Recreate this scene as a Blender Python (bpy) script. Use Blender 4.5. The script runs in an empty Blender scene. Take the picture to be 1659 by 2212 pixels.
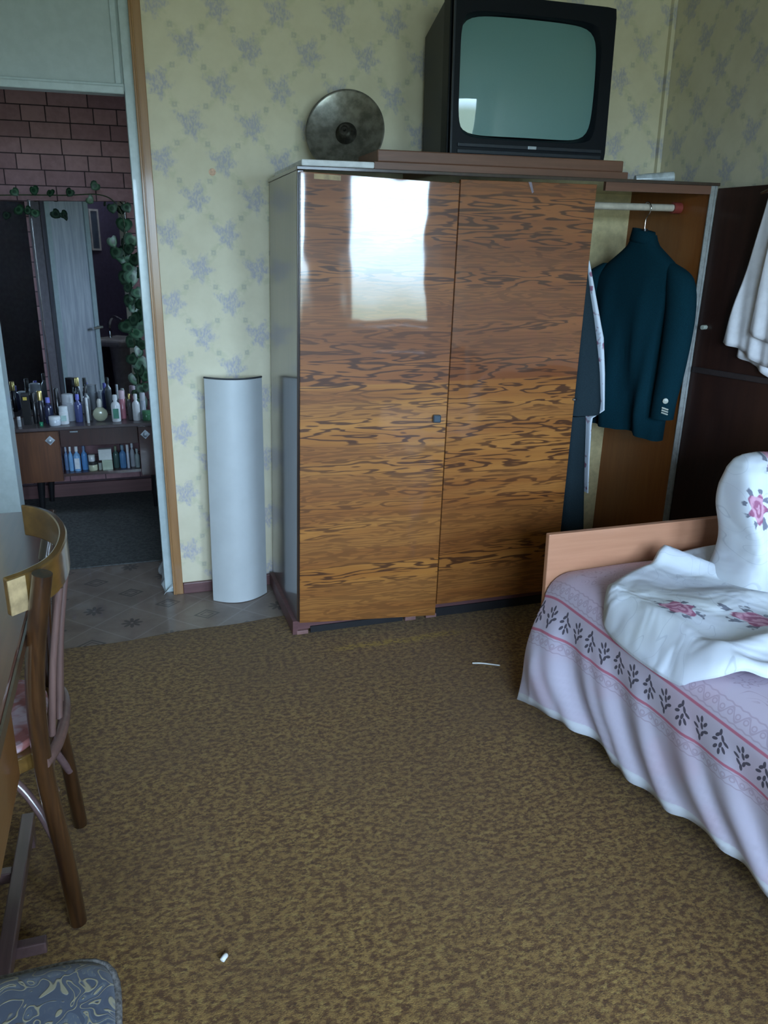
import bpy, bmesh, math, random
from math import sin, cos, pi, radians, sqrt, exp
from mathutils import Vector, Matrix

random.seed(7)
S = bpy.context.scene
C = S.collection

# ---------------------------------------------------------------- camera
F_PX, YAW, PITCH, ROLL, CAM_H = 1727.75, 0.3072, 0.3132, 0.0095, 1.4417
cam_data = bpy.data.cameras.new('camera')
cam = bpy.data.objects.new('camera', cam_data)
C.objects.link(cam)
fw = Vector((sin(YAW) * cos(PITCH), cos(YAW) * cos(PITCH), -sin(PITCH)))
rt = Vector((cos(YAW), -sin(YAW), 0))
up = rt.cross(fw)
r2 = cos(ROLL) * rt + sin(ROLL) * up
u2 = -sin(ROLL) * rt + cos(ROLL) * up
m = Matrix((r2, u2, -fw)).transposed().to_4x4()
m.translation = Vector((0, 0, CAM_H))
cam.matrix_world = m
cam_data.sensor_fit = 'HORIZONTAL'
cam_data.sensor_width = 36.0
cam_data.lens = F_PX / 1659 * 36.0
cam_data.clip_start = 0.05
S.camera = cam

# ---------------------------------------------------------------- world, light, exposure
S.view_settings.view_transform = 'Standard'
S.view_settings.look = 'None'
S.view_settings.gamma = 1.0
S.view_settings.use_curve_mapping = False
S.view_settings.exposure = 2.68
SKY = 6.0
S.cycles.adaptive_threshold = 0.03
S.cycles.max_bounces = 8
w = bpy.data.worlds.new('overcast_sky')
S.world = w
w.use_nodes = True
nt = w.node_tree
nt.nodes.clear()
wo = nt.nodes.new('ShaderNodeOutputWorld')
bg = nt.nodes.new('ShaderNodeBackground')
tc = nt.nodes.new('ShaderNodeTexCoord')
sx = nt.nodes.new('ShaderNodeSeparateXYZ')
rp = nt.nodes.new('ShaderNodeValToRGB')
mp = nt.nodes.new('ShaderNodeMapRange')
mp.inputs['From Min'].default_value = -1
nt.links.new(tc.outputs['Generated'], sx.inputs[0])
nt.links.new(sx.outputs['Z'], mp.inputs['Value'])
nt.links.new(mp.outputs[0], rp.inputs[0])
e = rp.color_ramp.elements
e[0].position = 0.0; e[0].color = (0.10, 0.13, 0.11, 1)
e[1].position = 1.0; e[1].color = (0.60, 0.80, 1.0, 1)
k = e.new(0.47); k.color = (0.16, 0.21, 0.18, 1)
k = e.new(0.515); k.color = (0.50, 0.72, 0.94, 1)
k = e.new(0.60); k.color = (0.59, 0.81, 1.06, 1)
nt.links.new(rp.outputs[0], bg.inputs['Color'])
bg.inputs['Strength'].default_value = SKY
nt.links.new(bg.outputs[0], wo.inputs['Surface'])
YR = -1.4                                   # inner face of the window wall
WINDOWS = [(-0.50, 0.94, 0.84, 2.12), (1.25, 2.02, 0.84, 2.12)]
for (x0, x1, z0, z1) in WINDOWS:
    ld = bpy.data.lights.new('window_portal', 'AREA')
    ld.shape = 'RECTANGLE'
    ld.size, ld.size_y = x1 - x0, z1 - z0
    ld.cycles.is_portal = True
    lo = bpy.data.objects.new('window_portal', ld)
    C.objects.link(lo)
    lo.location = ((x0 + x1) / 2, YR - 0.2, (z0 + z1) / 2)
    lo.rotation_euler = (radians(90), 0, 0)
ADDED_WIN = (4.05, 4.45, 1.05, 1.85)              # added window, out of view, to bring daylight into the dark hall
ld = bpy.data.lights.new('hall_portal', 'AREA')
ld.shape = 'RECTANGLE'
ld.size, ld.size_y = ADDED_WIN[1] - ADDED_WIN[0], ADDED_WIN[3] - ADDED_WIN[2]
ld.cycles.is_portal = True
lo = bpy.data.objects.new('hall_portal', ld)
C.objects.link(lo)
lo.location = (1.32, (ADDED_WIN[0] + ADDED_WIN[1]) / 2, (ADDED_WIN[2] + ADDED_WIN[3]) / 2)
lo.rotation_euler = (radians(90), 0, radians(90))

# ---------------------------------------------------------------- shader helpers
class X:
    """a float socket with arithmetic"""
    def __init__(s, g, sock): s.g, s.s = g, sock
    def __add__(a, b): return a.g.m('ADD', a, b)
    def __radd__(a, b): return a.g.m('ADD', b, a)
    def __sub__(a, b): return a.g.m('SUBTRACT', a, b)
    def __rsub__(a, b): return a.g.m('SUBTRACT', b, a)
    def __mul__(a, b): return a.g.m('MULTIPLY', a, b)
    def __rmul__(a, b): return a.g.m('MULTIPLY', b, a)
    def __truediv__(a, b): return a.g.m('DIVIDE', a, b)
    def __pow__(a, b): return a.g.m('POWER', a, b)
    def frac(a): return a.g.m('FRACT', a)
    def abs(a): return a.g.m('ABSOLUTE', a)
    def sin(a): return a.g.m('SINE', a)
    def cos(a): return a.g.m('COSINE', a)
    def floor(a): return a.g.m('FLOOR', a)
    def sqrt(a): return a.g.m('SQRT', a)
    def min(a, b): return a.g.m('MINIMUM', a, b)
    def max(a, b): return a.g.m('MAXIMUM', a, b)
    def atan2(a, b): return a.g.m('ARCTAN2', a, b)
    def step(a, e0, e1):
        n = a.g.nt.nodes.new('ShaderNodeMapRange')
        n.interpolation_type = 'SMOOTHSTEP'
        if e0 <= e1:
            n.inputs['From Min'].default_value, n.inputs['From Max'].default_value = e0, e1
            n.inputs['To Min'].default_value, n.inputs['To Max'].default_value = 0, 1
        else:
            n.inputs['From Min'].default_value, n.inputs['From Max'].default_value = e1, e0
            n.inputs['To Min'].default_value, n.inputs['To Max'].default_value = 1, 0
        a.g.nt.links.new(a.s, n.inputs['Value'])
        return X(a.g, n.outputs[0])

class G:
    def __init__(s, name):
        s.mat = bpy.data.materials.new(name)
        s.mat.use_nodes = True
        s.nt = s.mat.node_tree
        s.b = s.nt.nodes['Principled BSDF']
    def m(s, op, a, b=None):
        n = s.nt.nodes.new('ShaderNodeMath'); n.operation = op
        for i, v in enumerate((a, b)):
            if v is None: continue
            if isinstance(v, X): s.nt.links.new(v.s, n.inputs[i])
            else: n.inputs[i].default_value = v
        return X(s, n.outputs[0])
    def sep(s, sock):
        n = s.nt.nodes.new('ShaderNodeSeparateXYZ'); s.nt.links.new(sock, n.inputs[0])
        return X(s, n.outputs[0]), X(s, n.outputs[1]), X(s, n.outputs[2])
    def pos(s):
        return s.sep(s.nt.nodes.new('ShaderNodeNewGeometry').outputs['Position'])
    def obj(s):
        return s.sep(s.nt.nodes.new('ShaderNodeTexCoord').outputs['Object'])
    def uv(s):
        return s.sep(s.nt.nodes.new('ShaderNodeTexCoord').outputs['UV'])
    def rnd(s):
        return X(s, s.nt.nodes.new('ShaderNodeObjectInfo').outputs['Random'])
    def vec(s, x, y, z):
        n = s.nt.nodes.new('ShaderNodeCombineXYZ')
        for i, v in enumerate((x, y, z)):
            if isinstance(v, X): s.nt.links.new(v.s, n.inputs[i])
            else: n.inputs[i].default_value = v
        return n.outputs[0]
    def noise(s, x, y, z, scale=1.0, detail=2.0, rough=0.5, dist=0.0):
        n = s.nt.nodes.new('ShaderNodeTexNoise')
        n.inputs['Scale'].default_value = scale
        n.inputs['Detail'].default_value = detail
        n.inputs['Roughness'].default_value = rough
        n.inputs['Distortion'].default_value = dist
        s.nt.links.new(s.vec(x, y, z), n.inputs['Vector'])
        return X(s, n.outputs[0])
    def mix(s, f, a, b, mode='MIX'):
        n = s.nt.nodes.new('ShaderNodeMix'); n.data_type = 'RGBA'; n.blend_type = mode
        for sock, v in ((n.inputs[0], f), (n.inputs[6], a), (n.inputs[7], b)):
            if isinstance(v, X): s.nt.links.new(v.s, sock)
            elif isinstance(v, (tuple, list)): sock.default_value = (*v[:3], 1)
            elif isinstance(v, (int, float)): sock.default_value = v
            else: s.nt.links.new(v, sock)
        return n.outputs[2]
    def set(s, **kw):
        names = dict(color='Base Color', rough='Roughness', metal='Metallic', coat='Coat Weight',
                     coatrough='Coat Roughness', coatior='Coat IOR', spec='Specular IOR Level',
                     trans='Transmission Weight', ior='IOR', sheen='Sheen Weight', alpha='Alpha',
                     sub='Subsurface Weight')
        for k_, v in kw.items():
            i = s.b.inputs[names[k_]]
            if isinstance(v, X): s.nt.links.new(v.s, i)
            elif isinstance(v, tuple): i.default_value = (*v[:3], 1)
            elif isinstance(v, (int, float)): i.default_value = v
            else: s.nt.links.new(v, i)
        return s
    def bump(s, h, dist=0.002, strength=1.0):
        n = s.nt.nodes.new('ShaderNodeBump')
        n.inputs['Distance'].default_value = dist
        n.inputs['Strength'].default_value = strength
        s.nt.links.new(h.s, n.inputs['Height'])
        s.nt.links.new(n.outputs[0], s.b.inputs['Normal'])
        s.bumpnode = n
        return s

MAT = {}
def plain(name, col, rough=0.5, metal=0.0, coat=0.0, var=0.12, scale=30.0, bump=0.0, **kw):
    """a colour with slight procedural mottling"""
    if name in MAT: return MAT[name]
    g = G(name)
    x, y, z = g.obj()
    n = g.noise(x, y, z, scale, 3, 0.6)
    dark = tuple(c * (1 - var) for c in col)
    lite = tuple(min(1, c * (1 + var)) for c in col)
    g.set(color=g.mix(n.step(0.3, 0.7), dark, lite), rough=rough, metal=metal, coat=coat, **kw)
    if bump: g.bump(n, bump)
    MAT[name] = g.mat
    return g.mat

# ---------------------------------------------------------------- mesh helpers
def box(x0, x1, y0, y1, z0, z1):
    v = [(x, y, z) for z in (z0, z1) for y in (y0, y1) for x in (x0, x1)]
    f = [(0, 2, 3, 1), (4, 5, 7, 6), (0, 1, 5, 4), (2, 6, 7, 3), (0, 4, 6, 2), (1, 3, 7, 5)]
    return v, f
def join(*vf):
    V, Fc = [], []
    for v, f in vf:
        o = len(V); V += list(v); Fc += [tuple(i + o for i in q) for q in f]
    return V, Fc
def prism(outline, a0, a1, axis='y'):
    """outline in the plane across the axis, pulled from a0 to a1"""
    n = len(outline)
    def p(u, v, a):
        return {'y': (u, a, v), 'x': (a, u, v), 'z': (u, v, a)}[axis]
    V = [p(u, v, a0) for u, v in outline] + [p(u, v, a1) for u, v in outline]
    Fc = [tuple(range(n)), tuple(range(2 * n - 1, n - 1, -1))]
    Fc += [(i, (i + 1) % n, n + (i + 1) % n, n + i) for i in range(n)]
    return V, Fc
def lathe(profile, n=24, center=(0, 0, 0)):
    V, Fc = [], []
    for r, z in profile:
        for i in range(n):
            a = 2 * pi * i / n
            V.append((center[0] + r * cos(a), center[1] + r * sin(a), center[2] + z))
    m_ = len(profile)
    for j in range(m_ - 1):
        for i in range(n):
            k_ = (i + 1) % n
            Fc.append((j * n + i, j * n + k_, (j + 1) * n + k_, (j + 1) * n + i))
    Fc.append(tuple(range(n - 1, -1, -1)))
    Fc.append(tuple((m_ - 1) * n + i for i in range(n)))
    return V, Fc
def spline(pts, k_=6):
    """Catmull-Rom through points of any dimension"""
    out = []
    P = [pts[0]] + list(pts) + [pts[-1]]
    for i in range(1, len(P) - 2):
        for j in range(k_):
            t = j / k_
            out.append(tuple(0.5 * (2 * b + (c - a) * t + (2 * a - 5 * b + 4 * c - d) * t * t + (3 * b - a - 3 * c + d) * t ** 3)
                             for a, b, c, d in zip(P[i - 1], P[i], P[i + 1], P[i + 2])))
    out.append(tuple(pts[-1]))
    return out
def tube(path, rad, n=10, flat=1.0):
    """swept round bar; rad is a number or one per point"""
    V, Fc = [], []
    P = [Vector(p) for p in path]
    if not isinstance(rad, (list, tuple)): rad = [rad] * len(P)
    ref = Vector((0, 0, 1))
    d0 = (P[-1] - P[0]).normalized()
    if abs(d0.z) > 0.9: ref = Vector((1, 0, 0))
    for i, p in enumerate(P):
        d = (P[min(i + 1, len(P) - 1)] - P[max(i - 1, 0)]).normalized()
        s_ = d.cross(ref).normalized(); t_ = s_.cross(d).normalized()
        for j in range(n):
            a = 2 * pi * j / n
            V.append(tuple(p + rad[i] * (cos(a) * s_ + flat * sin(a) * t_)))
    for i in range(len(P) - 1):
        for j in range(n):
            k_ = (j + 1) % n
            Fc.append((i * n + j, i * n + k_, (i + 1) * n + k_, (i + 1) * n + j))
    Fc.append(tuple(range(n)))
    Fc.append(tuple((len(P) - 1) * n + i for i in range(n - 1, -1, -1)))
    return V, Fc
def grid(fn, nu, nv, closed_u=False):
    V = [fn(i / nu, j / nv) for j in range(nv + 1) for i in range(nu + (0 if closed_u else 1))]
    wdt = nu + (0 if closed_u else 1)
    Fc = []
    for j in range(nv):
        for i in range(nu):
            k_ = (i + 1) % wdt if closed_u else i + 1
            Fc.append((j * wdt + i, j * wdt + k_, (j + 1) * wdt + k_, (j + 1) * wdt + i))
    return V, Fc
def xf(vf, mat4):
    return [tuple(mat4 @ Vector(v)) for v in vf[0]], vf[1]
def mp_(vf, fn):
    return [fn(*v) for v in vf[0]], vf[1]

def world_loc(o):
    l = Vector((0, 0, 0))
    while o is not None:
        l += o.location; o = o.parent
    return l
def make_mesh(name, vf, material, smooth=0, recalc=True, uv=None):
    me = bpy.data.meshes.new(name)
    me.from_pydata(vf[0], [], vf[1])
    if uv is not None:
        lay = me.uv_layers.new(name='UVMap')
        for lp in me.loops: lay.data[lp.index].uv = uv[lp.vertex_index]
    if recalc:
        bm = bmesh.new(); bm.from_mesh(me)
        bmesh.ops.recalc_face_normals(bm, faces=bm.faces)
        bm.to_mesh(me); bm.free()
    if smooth:
        me.polygons.foreach_set('use_smooth', [True] * len(me.polygons))
        me.set_sharp_from_angle(angle=radians(smooth))
    if material is not None: me.materials.append(material)
    me.update()
    return me
def part(name, vf, material, parent=None, smooth=0, bevel=0.0, uv=None, label=None, solid=0.0, subsurf=0, recalc=True):
    """one mesh object; vf is given in world space"""
    base = world_loc(parent)
    v = [(a - base.x, b - base.y, c - base.z) for a, b, c in vf[0]]
    me = make_mesh(name, (v, vf[1]), material, smooth, recalc, uv)
    o = bpy.data.objects.new(name, me)
    C.objects.link(o)
    if parent is not None: o.parent = parent
    if label: o['label'] = label
    if solid:
        md = o.modifiers.new('thickness', 'SOLIDIFY'); md.thickness = solid; md.offset = 0
    if subsurf:
        md = o.modifiers.new('smooth', 'SUBSURF'); md.levels = md.render_levels = subsurf
    if bevel:
        md = o.modifiers.new('edge', 'BEVEL'); md.width = bevel; md.segments = 2; md.limit_method = 'ANGLE'
    return o
def thing(name, label, cat, loc, group=None):
    o = bpy.data.objects.new(name, None)
    C.objects.link(o)
    o.location = loc
    o.empty_display_size = 0.05
    tag(o, label, cat, group)
    return o
def tag(o, label, cat, group=None):
    o['label'] = label; o['category'] = cat
    if group: o['group'] = group
    return o
def struct(name, vf, material, parent=None, label=None, **kw):
    o = part(name, vf, material, parent, **kw)
    if parent is None: o['kind'] = 'structure'
    if label: o['label'] = label
    return o
# ---------------------------------------------------------------- materials
def wallpaper(name, axis):
    g = G(name)
    x, y, z = g.pos()
    u = x if axis == 'x' else y
    A, B = 0.228, 0.262
    u = u + 0.045; v = z + 0.07
    U, V = u / A, v / B
    def motif(ou, ov):
        du = ((U + ou).frac() - 0.5) * A
        dz = ((V + ov).frac() - 0.5) * B
        wn = g.noise(u, v, 3.1, 60, 2) * 0.9
        wid = 0.050 + dz * 0.46
        r = ((du / wid.max(0.012)) * (du / wid.max(0.012)) + (dz / 0.056) * (dz / 0.056)).sqrt()
        lob = 1 + 0.26 * ((dz + 0.006).atan2(du) * 5 + 1.5).sin()
        return (r / lob + wn).step(1.5, 0.95)
    mo = motif(0.0, 0.0).max(motif(0.5, 0.5))
    streak = g.noise(u * 150, 0.3, v * 85, 1, 2).step(0.38, 0.62)
    d1 = ((U * 2).frac() - 0.5) * (A / 2)
    d2 = ((V * 2).frac() - 0.5) * (B / 2)
    rd = (d1.abs().max(d2.abs()))
    dot = (rd + (g.noise(u, v, 9.0, 120, 1) - 0.5) * 0.006).step(0.0125, 0.006) * (1 - rd.step(0.004, 0.002) * 0.5)
    l1 = ((U + V).frac() - 0.5).abs() * 0.1
    l2 = ((U - V).frac() - 0.5).abs() * 0.1
    # trellis passes through the motifs
    ta = ((U + V + 0.5).frac() - 0.5).abs()
    tb = ((U - V + 0.5).frac() - 0.5).abs()
    tn = g.noise(u, v, 0.7, 45, 3)
    tre = ta.min(tb).step(0.15, 0.04) * tn.step(0.40, 0.60)
    mott = g.noise(u, v, 1.7, 7, 4, 0.6)
    base = g.mix(mott.step(0.3, 0.7), (0.69, 0.63, 0.465), (0.75, 0.69, 0.52))
    c = g.mix(tre * 0.32, base, (0.50, 0.51, 0.33))
    c = g.mix(dot * 0.5, c, (0.42, 0.42, 0.36))
    c = g.mix(mo * (0.30 + streak * 0.50), c, (0.43, 0.42, 0.50))
    g.set(color=c, rough=0.75, spec=0.25)
    g.bump(tn, 0.0006, 0.5)
    return g.mat
M_WALLX = wallpaper('floral_wallpaper_x', 'x')
M_WALLY = wallpaper('floral_wallpaper_y', 'y')

def veneer(name, red=0.0):
    """glossy, strongly figured veneer with the grain lying across"""
    g = G(name)
    x, y, z = g.pos()
    n1 = g.noise(x * 3.0, red * 3 + 0.2, z * 27, 1, 2.4, 0.55, 0.25)
    n2 = g.noise(x * 1.1, 4.2, z * 16, 1, 2, 0.5)
    rings = ((n1 * 6.6 + z * 7) * 2 * pi).sin()
    thin = ((n1 * 9 + z * 95) * 2 * pi).sin().step(0.1, 0.9)
    fine = g.noise(x * 3, 1.0, z * 330, 1, 2, 0.5)
    zone = g.noise(x * 0.5, 7.7, z * 11, 1, 1, 0.4).step(0.40, 0.60)
    figure = (rings.step(0.15, 0.85) * (zone * 0.55 + 0.45)).max(thin * (1 - zone) * 0.42)
    gold = g.mix(n2.step(0.35, 0.65), (0.34, 0.125, 0.022), (0.46, 0.195, 0.040))
    rosy = g.mix(n2.step(0.35, 0.65), (0.205, 0.060, 0.015), (0.28, 0.092, 0.023))
    top = z.step(0.985, 0.992)                       # the upper sheet of veneer is redder than the lower
    base = g.mix((top * 0.8 + red * 0.35).min(1.0), gold, rosy)
    base = g.mix((1 - zone) * 0.45, base, (0.20, 0.066, 0.018))
    c = g.mix(figure * 0.9, base, (0.055, 0.017, 0.006))
    c = g.mix(fine.step(0.5, 0.75) * 0.28, c, (0.14, 0.055, 0.018))
    g.set(color=c, rough=0.45, spec=0.3, coat=1.0, coatrough=0.04, coatior=1.58)
    wav = g.noise(x * 4, 0.0, z * 2.2, 1, 2)
    b = g.nt.nodes.new('ShaderNodeBump')
    b.inputs['Distance'].default_value = 0.0045
    b.inputs['Strength'].default_value = 0.6
    g.nt.links.new(wav.s, b.inputs['Height'])
    g.nt.links.new(b.outputs[0], g.b.inputs['Coat Normal'])
    return g.mat
M_VENEER = veneer('figured_veneer')
M_VENEER2 = veneer('figured_veneer_dark', 1.0)

def wood(name, c0, c1, axis='z', rough=0.4, coat=0.3, sc=1.0, world=True):
    g = G(name)
    x, y, z = g.pos() if world else g.obj()
    a, b_, c_ = {'z': (x, y, z), 'x': (z, y, x), 'y': (x, z, y)}[axis]
    n = g.noise(a * 55 * sc, b_ * 55 * sc, c_ * 3.5 * sc, 1, 3, 0.6, 0.4)
    n2 = g.noise(a * 9 * sc, b_ * 9 * sc, c_ * 1.2 * sc, 1, 2)
    g.set(color=g.mix((n * 0.6 + n2 * 0.5).step(0.35, 0.75), c0, c1), rough=rough, coat=coat, coatrough=0.1)
    g.bump(n, 0.0005, 0.4)
    return g.mat
M_PANEL_DARK = wood('dark_lacquered_panel', (0.030, 0.018, 0.014), (0.055, 0.032, 0.022), 'z', 0.3, 1.0)
M_INNER = wood('orange_brown_inner_panel', (0.235, 0.068, 0.012), (0.30, 0.095, 0.018), 'z', 0.45, 0.25)
M_DOOR_IN = wood('dark_brown_door_lining', (0.020, 0.007, 0.005), (0.034, 0.012, 0.008), 'z', 0.45, 0.2)
M_CREAM = plain('cream_hardboard', (0.60, 0.50, 0.27), 0.6)
M_EDGE = plain('worn_grey_edge', (0.27, 0.275, 0.265), 0.5, var=0.15, scale=60)
M_PLINTH = wood('purple_brown_plinth', (0.11, 0.048, 0.050), (0.16, 0.070, 0.070), 'x', 0.5, 0.1)
M_FOOT = plain('rosy_brown_foot', (0.24, 0.125, 0.115), 0.55)
M_BLACK = plain('black_gap_shade', (0.010, 0.010, 0.013), 0.6)
M_BOARD = wood('brown_shelf_board', (0.13, 0.058, 0.036), (0.19, 0.085, 0.052), 'x', 0.42, 0.3)
M_TRIM = wood('ochre_door_trim', (0.27, 0.13, 0.045), (0.37, 0.19, 0.07), 'z', 0.45, 0.3)
M_FRAME = plain('pale_blue_gloss_paint', (0.43, 0.51, 0.52), 0.35, var=0.06, coat=0.3)
M_TRANSOM = plain('pale_blue_panel_paint', (0.39, 0.455, 0.455), 0.4, var=0.04, coat=0.2)
M_FOOTBOARD = wood('tan_footboard', (0.46, 0.215, 0.125), (0.53, 0.26, 0.155), 'x', 0.38, 0.3)
M_CHAIRWOOD = wood('brown_bentwood', (0.008, 0.003, 0.002), (0.062, 0.024, 0.007), 'z', 0.3, 0.9)
M_SPINDLE = wood('rosy_spindle_wood', (0.090, 0.050, 0.043), (0.145, 0.082, 0.070), 'z', 0.4, 0.3)
M_RAILWOOD = wood('yellow_brown_bent_rail', (0.085, 0.044, 0.011), (0.15, 0.080, 0.020), 'y', 0.3, 0.7)
M_TABLE = wood('glossy_table_veneer', (0.090, 0.032, 0.022), (0.135, 0.050, 0.032), 'y', 0.3, 1.0)
M_TABLEPANEL = wood('orange_table_panel', (0.20, 0.082, 0.018), (0.26, 0.11, 0.026), 'y', 0.3, 1.0)
M_TABLELEG = wood('violet_brown_table_leg', (0.085, 0.050, 0.052), (0.14, 0.085, 0.085), 'y', 0.3, 0.6)
M_DRESSER = wood('walnut_dresser', (0.075, 0.026, 0.012), (0.15, 0.056, 0.022), 'z', 0.35, 0.5)
M_DRESSER2 = wood('dark_walnut_dresser', (0.036, 0.012, 0.010), (0.060, 0.020, 0.016), 'z', 0.35, 0.5)
M_DRESSTOP = plain('dull_dresser_top', (0.070, 0.050, 0.052), 0.35, coat=0.3)
M_BLACKLEG = plain('black_tapered_leg', (0.012, 0.012, 0.014), 0.3)
M_WHITEPANEL = plain('white_enamelled_sheet', (0.52, 0.555, 0.57), 0.5, var=0.03, scale=9)
M_WHITEBOARD = plain('chalky_white_board', (0.70, 0.72, 0.74), 0.6, var=0.1)
M_METAL = plain('scuffed_grey_metal', (0.27, 0.265, 0.235), 0.3, metal=0.9, var=0.35, scale=22)
M_METAL_DK = plain('dark_tarnished_metal', (0.075, 0.070, 0.060), 0.4, metal=0.8, var=0.4, scale=40)
M_CHROME = plain('polished_steel', (0.62, 0.64, 0.66), 0.15, metal=1.0, var=0.04)
M_TVBLACK = plain('black_tv_plastic', (0.005, 0.0075, 0.012), 0.4, var=0.15, scale=300, spec=0.2)
M_TVSTRIP = plain('slate_tv_trim', (0.016, 0.022, 0.032), 0.35)
M_SILVER = plain('silver_badge', (0.42, 0.47, 0.52), 0.35, metal=0.5)
M_JACKET = plain('teal_wool', (0.003, 0.025, 0.037), 0.95, var=0.25, scale=400, spec=0.1)
M_COAT = plain('slate_wool', (0.020, 0.034, 0.043), 0.95, var=0.2, scale=400, spec=0.1)
M_SHIRT = plain('white_cotton', (0.74, 0.73, 0.77), 0.9, var=0.05)
M_PRINTSHIRT = None
M_BUTTON = plain('pale_button', (0.45, 0.47, 0.40), 0.4)
M_RED = plain('dull_red_plastic', (0.26, 0.045, 0.035), 0.45)
M_ROD = plain('pale_wooden_rod', (0.56, 0.50, 0.40), 0.5)
M_WHITEPL = plain('white_plastic', (0.70, 0.71, 0.70), 0.35)
M_FILM = plain('milky_plastic_film', (0.52, 0.57, 0.60), 0.25, var=0.2, coat=0.5)
M_STICKER = plain('salmon_sticker', (0.66, 0.40, 0.26), 0.5, var=0.2, scale=200)
M_CEIL = plain('white_ceiling_paint', (0.42, 0.42, 0.42), 0.8, var=0.03)
M_WINFRAME = plain('white_window_paint', (0.74, 0.75, 0.74), 0.45, var=0.04)
M_PLASTER = plain('grey_hall_plaster', (0.19, 0.165, 0.18), 0.85)
M_PURPLE = plain('violet_bathroom_paint', (0.12, 0.105, 0.185), 0.5)
M_MORTAR = plain('dark_mortar', (0.075, 0.045, 0.055), 0.85)

g = G('window_glass')
n = g.nt
tr = n.nodes.new('ShaderNodeBsdfTransparent'); gl = n.nodes.new('ShaderNodeBsdfGlossy'); mx = n.nodes.new('ShaderNodeMixShader')
gl.inputs['Roughness'].default_value = 0.02
lw = n.nodes.new('ShaderNodeFresnel'); lw.inputs[0].default_value = 1.45
n.links.new(lw.outputs[0], mx.inputs[0]); n.links.new(tr.outputs[0], mx.inputs[1]); n.links.new(gl.outputs[0], mx.inputs[2])
n.links.new(mx.outputs[0], n.nodes['Material Output'].inputs['Surface'])
M_GLASS = g.mat

# brick-patterned wall pieces
g = G('rose_brick_face')
x, y, z = g.pos()
nn = g.noise(x, y, z, 40, 3)
r_ = g.rnd()
g.set(color=g.mix((nn * 0.6 + r_ * 0.4).step(0.2, 0.8), (0.29, 0.145, 0.165), (0.43, 0.235, 0.25)), rough=0.55)
M_BRICK = g.mat

# carpet
g = G('brown_olive_carpet')
x, y, z = g.pos()
big = g.noise(x, y, 0.0, 2.2, 2)
med = g.noise(x * 52, y * 74, 0.0, 1, 4, 0.72)
fin = g.noise(x, y, 0.5, 380, 2)
spk = g.noise(x * 60, y * 92, 3.3, 1, 3, 0.6)
c = g.mix(med.step(0.40, 0.60), (0.098, 0.045, 0.017), (0.280, 0.165, 0.052))
c = g.mix(spk.step(0.54, 0.68) * 0.7, c, (0.36, 0.240, 0.076))
c = g.mix(big.step(0.35, 0.7) * 0.3, c, (0.14, 0.080, 0.040))
c = g.mix(fin.step(0.45, 0.7) * 0.32, c, (0.06, 0.040, 0.018))
dk = g.noise(x * 90, y * 120, 7.1, 1, 2, 0.5)
c = g.mix(dk.step(0.58, 0.70) * 0.75, c, (0.060, 0.028, 0.014))
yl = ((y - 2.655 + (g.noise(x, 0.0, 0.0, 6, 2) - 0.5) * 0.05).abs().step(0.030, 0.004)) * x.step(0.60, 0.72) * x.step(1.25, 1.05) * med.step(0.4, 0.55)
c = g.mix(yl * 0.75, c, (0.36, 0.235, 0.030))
g.set(color=c, rough=0.97, spec=0.1, sheen=0.15)
g.bump(med * 0.6 + fin * 0.4, 0.006, 0.8)
M_CARPET = g.mat

# linoleum: diagonal trellis with star rosettes and small rhombus frames
g = G('grey_beige_linoleum')
x, y, z = g.pos()
P_ = 0.30
a_ = (x + y * 0.95 + 0.11) / P_
b_ = (x - y * 0.95 + 0.05) / P_
fa, fb = a_.frac() - 0.5, b_.frac() - 0.5
line = fa.abs().min(fb.abs()).step(0.022, 0.010)
ea, eb = (a_ + 0.5).frac() - 0.5, (b_ + 0.5).frac() - 0.5
px_, py_ = (ea + eb), (ea - eb)
rr = (px_ * px_ + py_ * py_).sqrt()
th = py_.atan2(px_)
star = (rr / (0.10 + 0.20 * (th * 4.0).cos().abs())).step(1.05, 0.85)
star = star * (1 - rr.step(0.05, 0.03))
chk = ((a_ + 0.5).floor() * 0.5).frac().step(0.2, 0.3)
rhm = ((px_.abs() * 0.8 + py_.abs()) - 0.26).abs().step(0.045, 0.025)
rhm = rhm.max(((px_.abs() * 0.8 + py_.abs()) - 0.14).abs().step(0.035, 0.015))
mot = (star * (1 - chk)).max(rhm * chk)
wear = g.noise(x, y, 0.0, 9, 4, 0.6)
base = g.mix(wear.step(0.3, 0.7), (0.185, 0.140, 0.118), (0.245, 0.195, 0.165))
c = g.mix(line * 0.5, base, (0.33, 0.28, 0.25))
c = g.mix(mot * (0.45 + wear * 0.5), c, (0.050, 0.042, 0.042))
g.set(color=c, rough=0.42, coat=0.25)
M_LINO = g.mat
M_HALLCARPET = plain('charcoal_hall_carpet', (0.075, 0.080, 0.080), 0.95, var=0.35, scale=70, bump=0.003)

# bedspread print; u runs along the bed, v runs from the upper red line down to the hem (metres)
g = G('lilac_printed_bedspread')
u, v, _ = g.uv()
def band(t, c_, h, soft=0.0015): return (t - c_).abs().step(h + soft, h - soft)
red = band(v, 0.0, 0.0042).max(band(v, 0.107, 0.0042))
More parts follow.
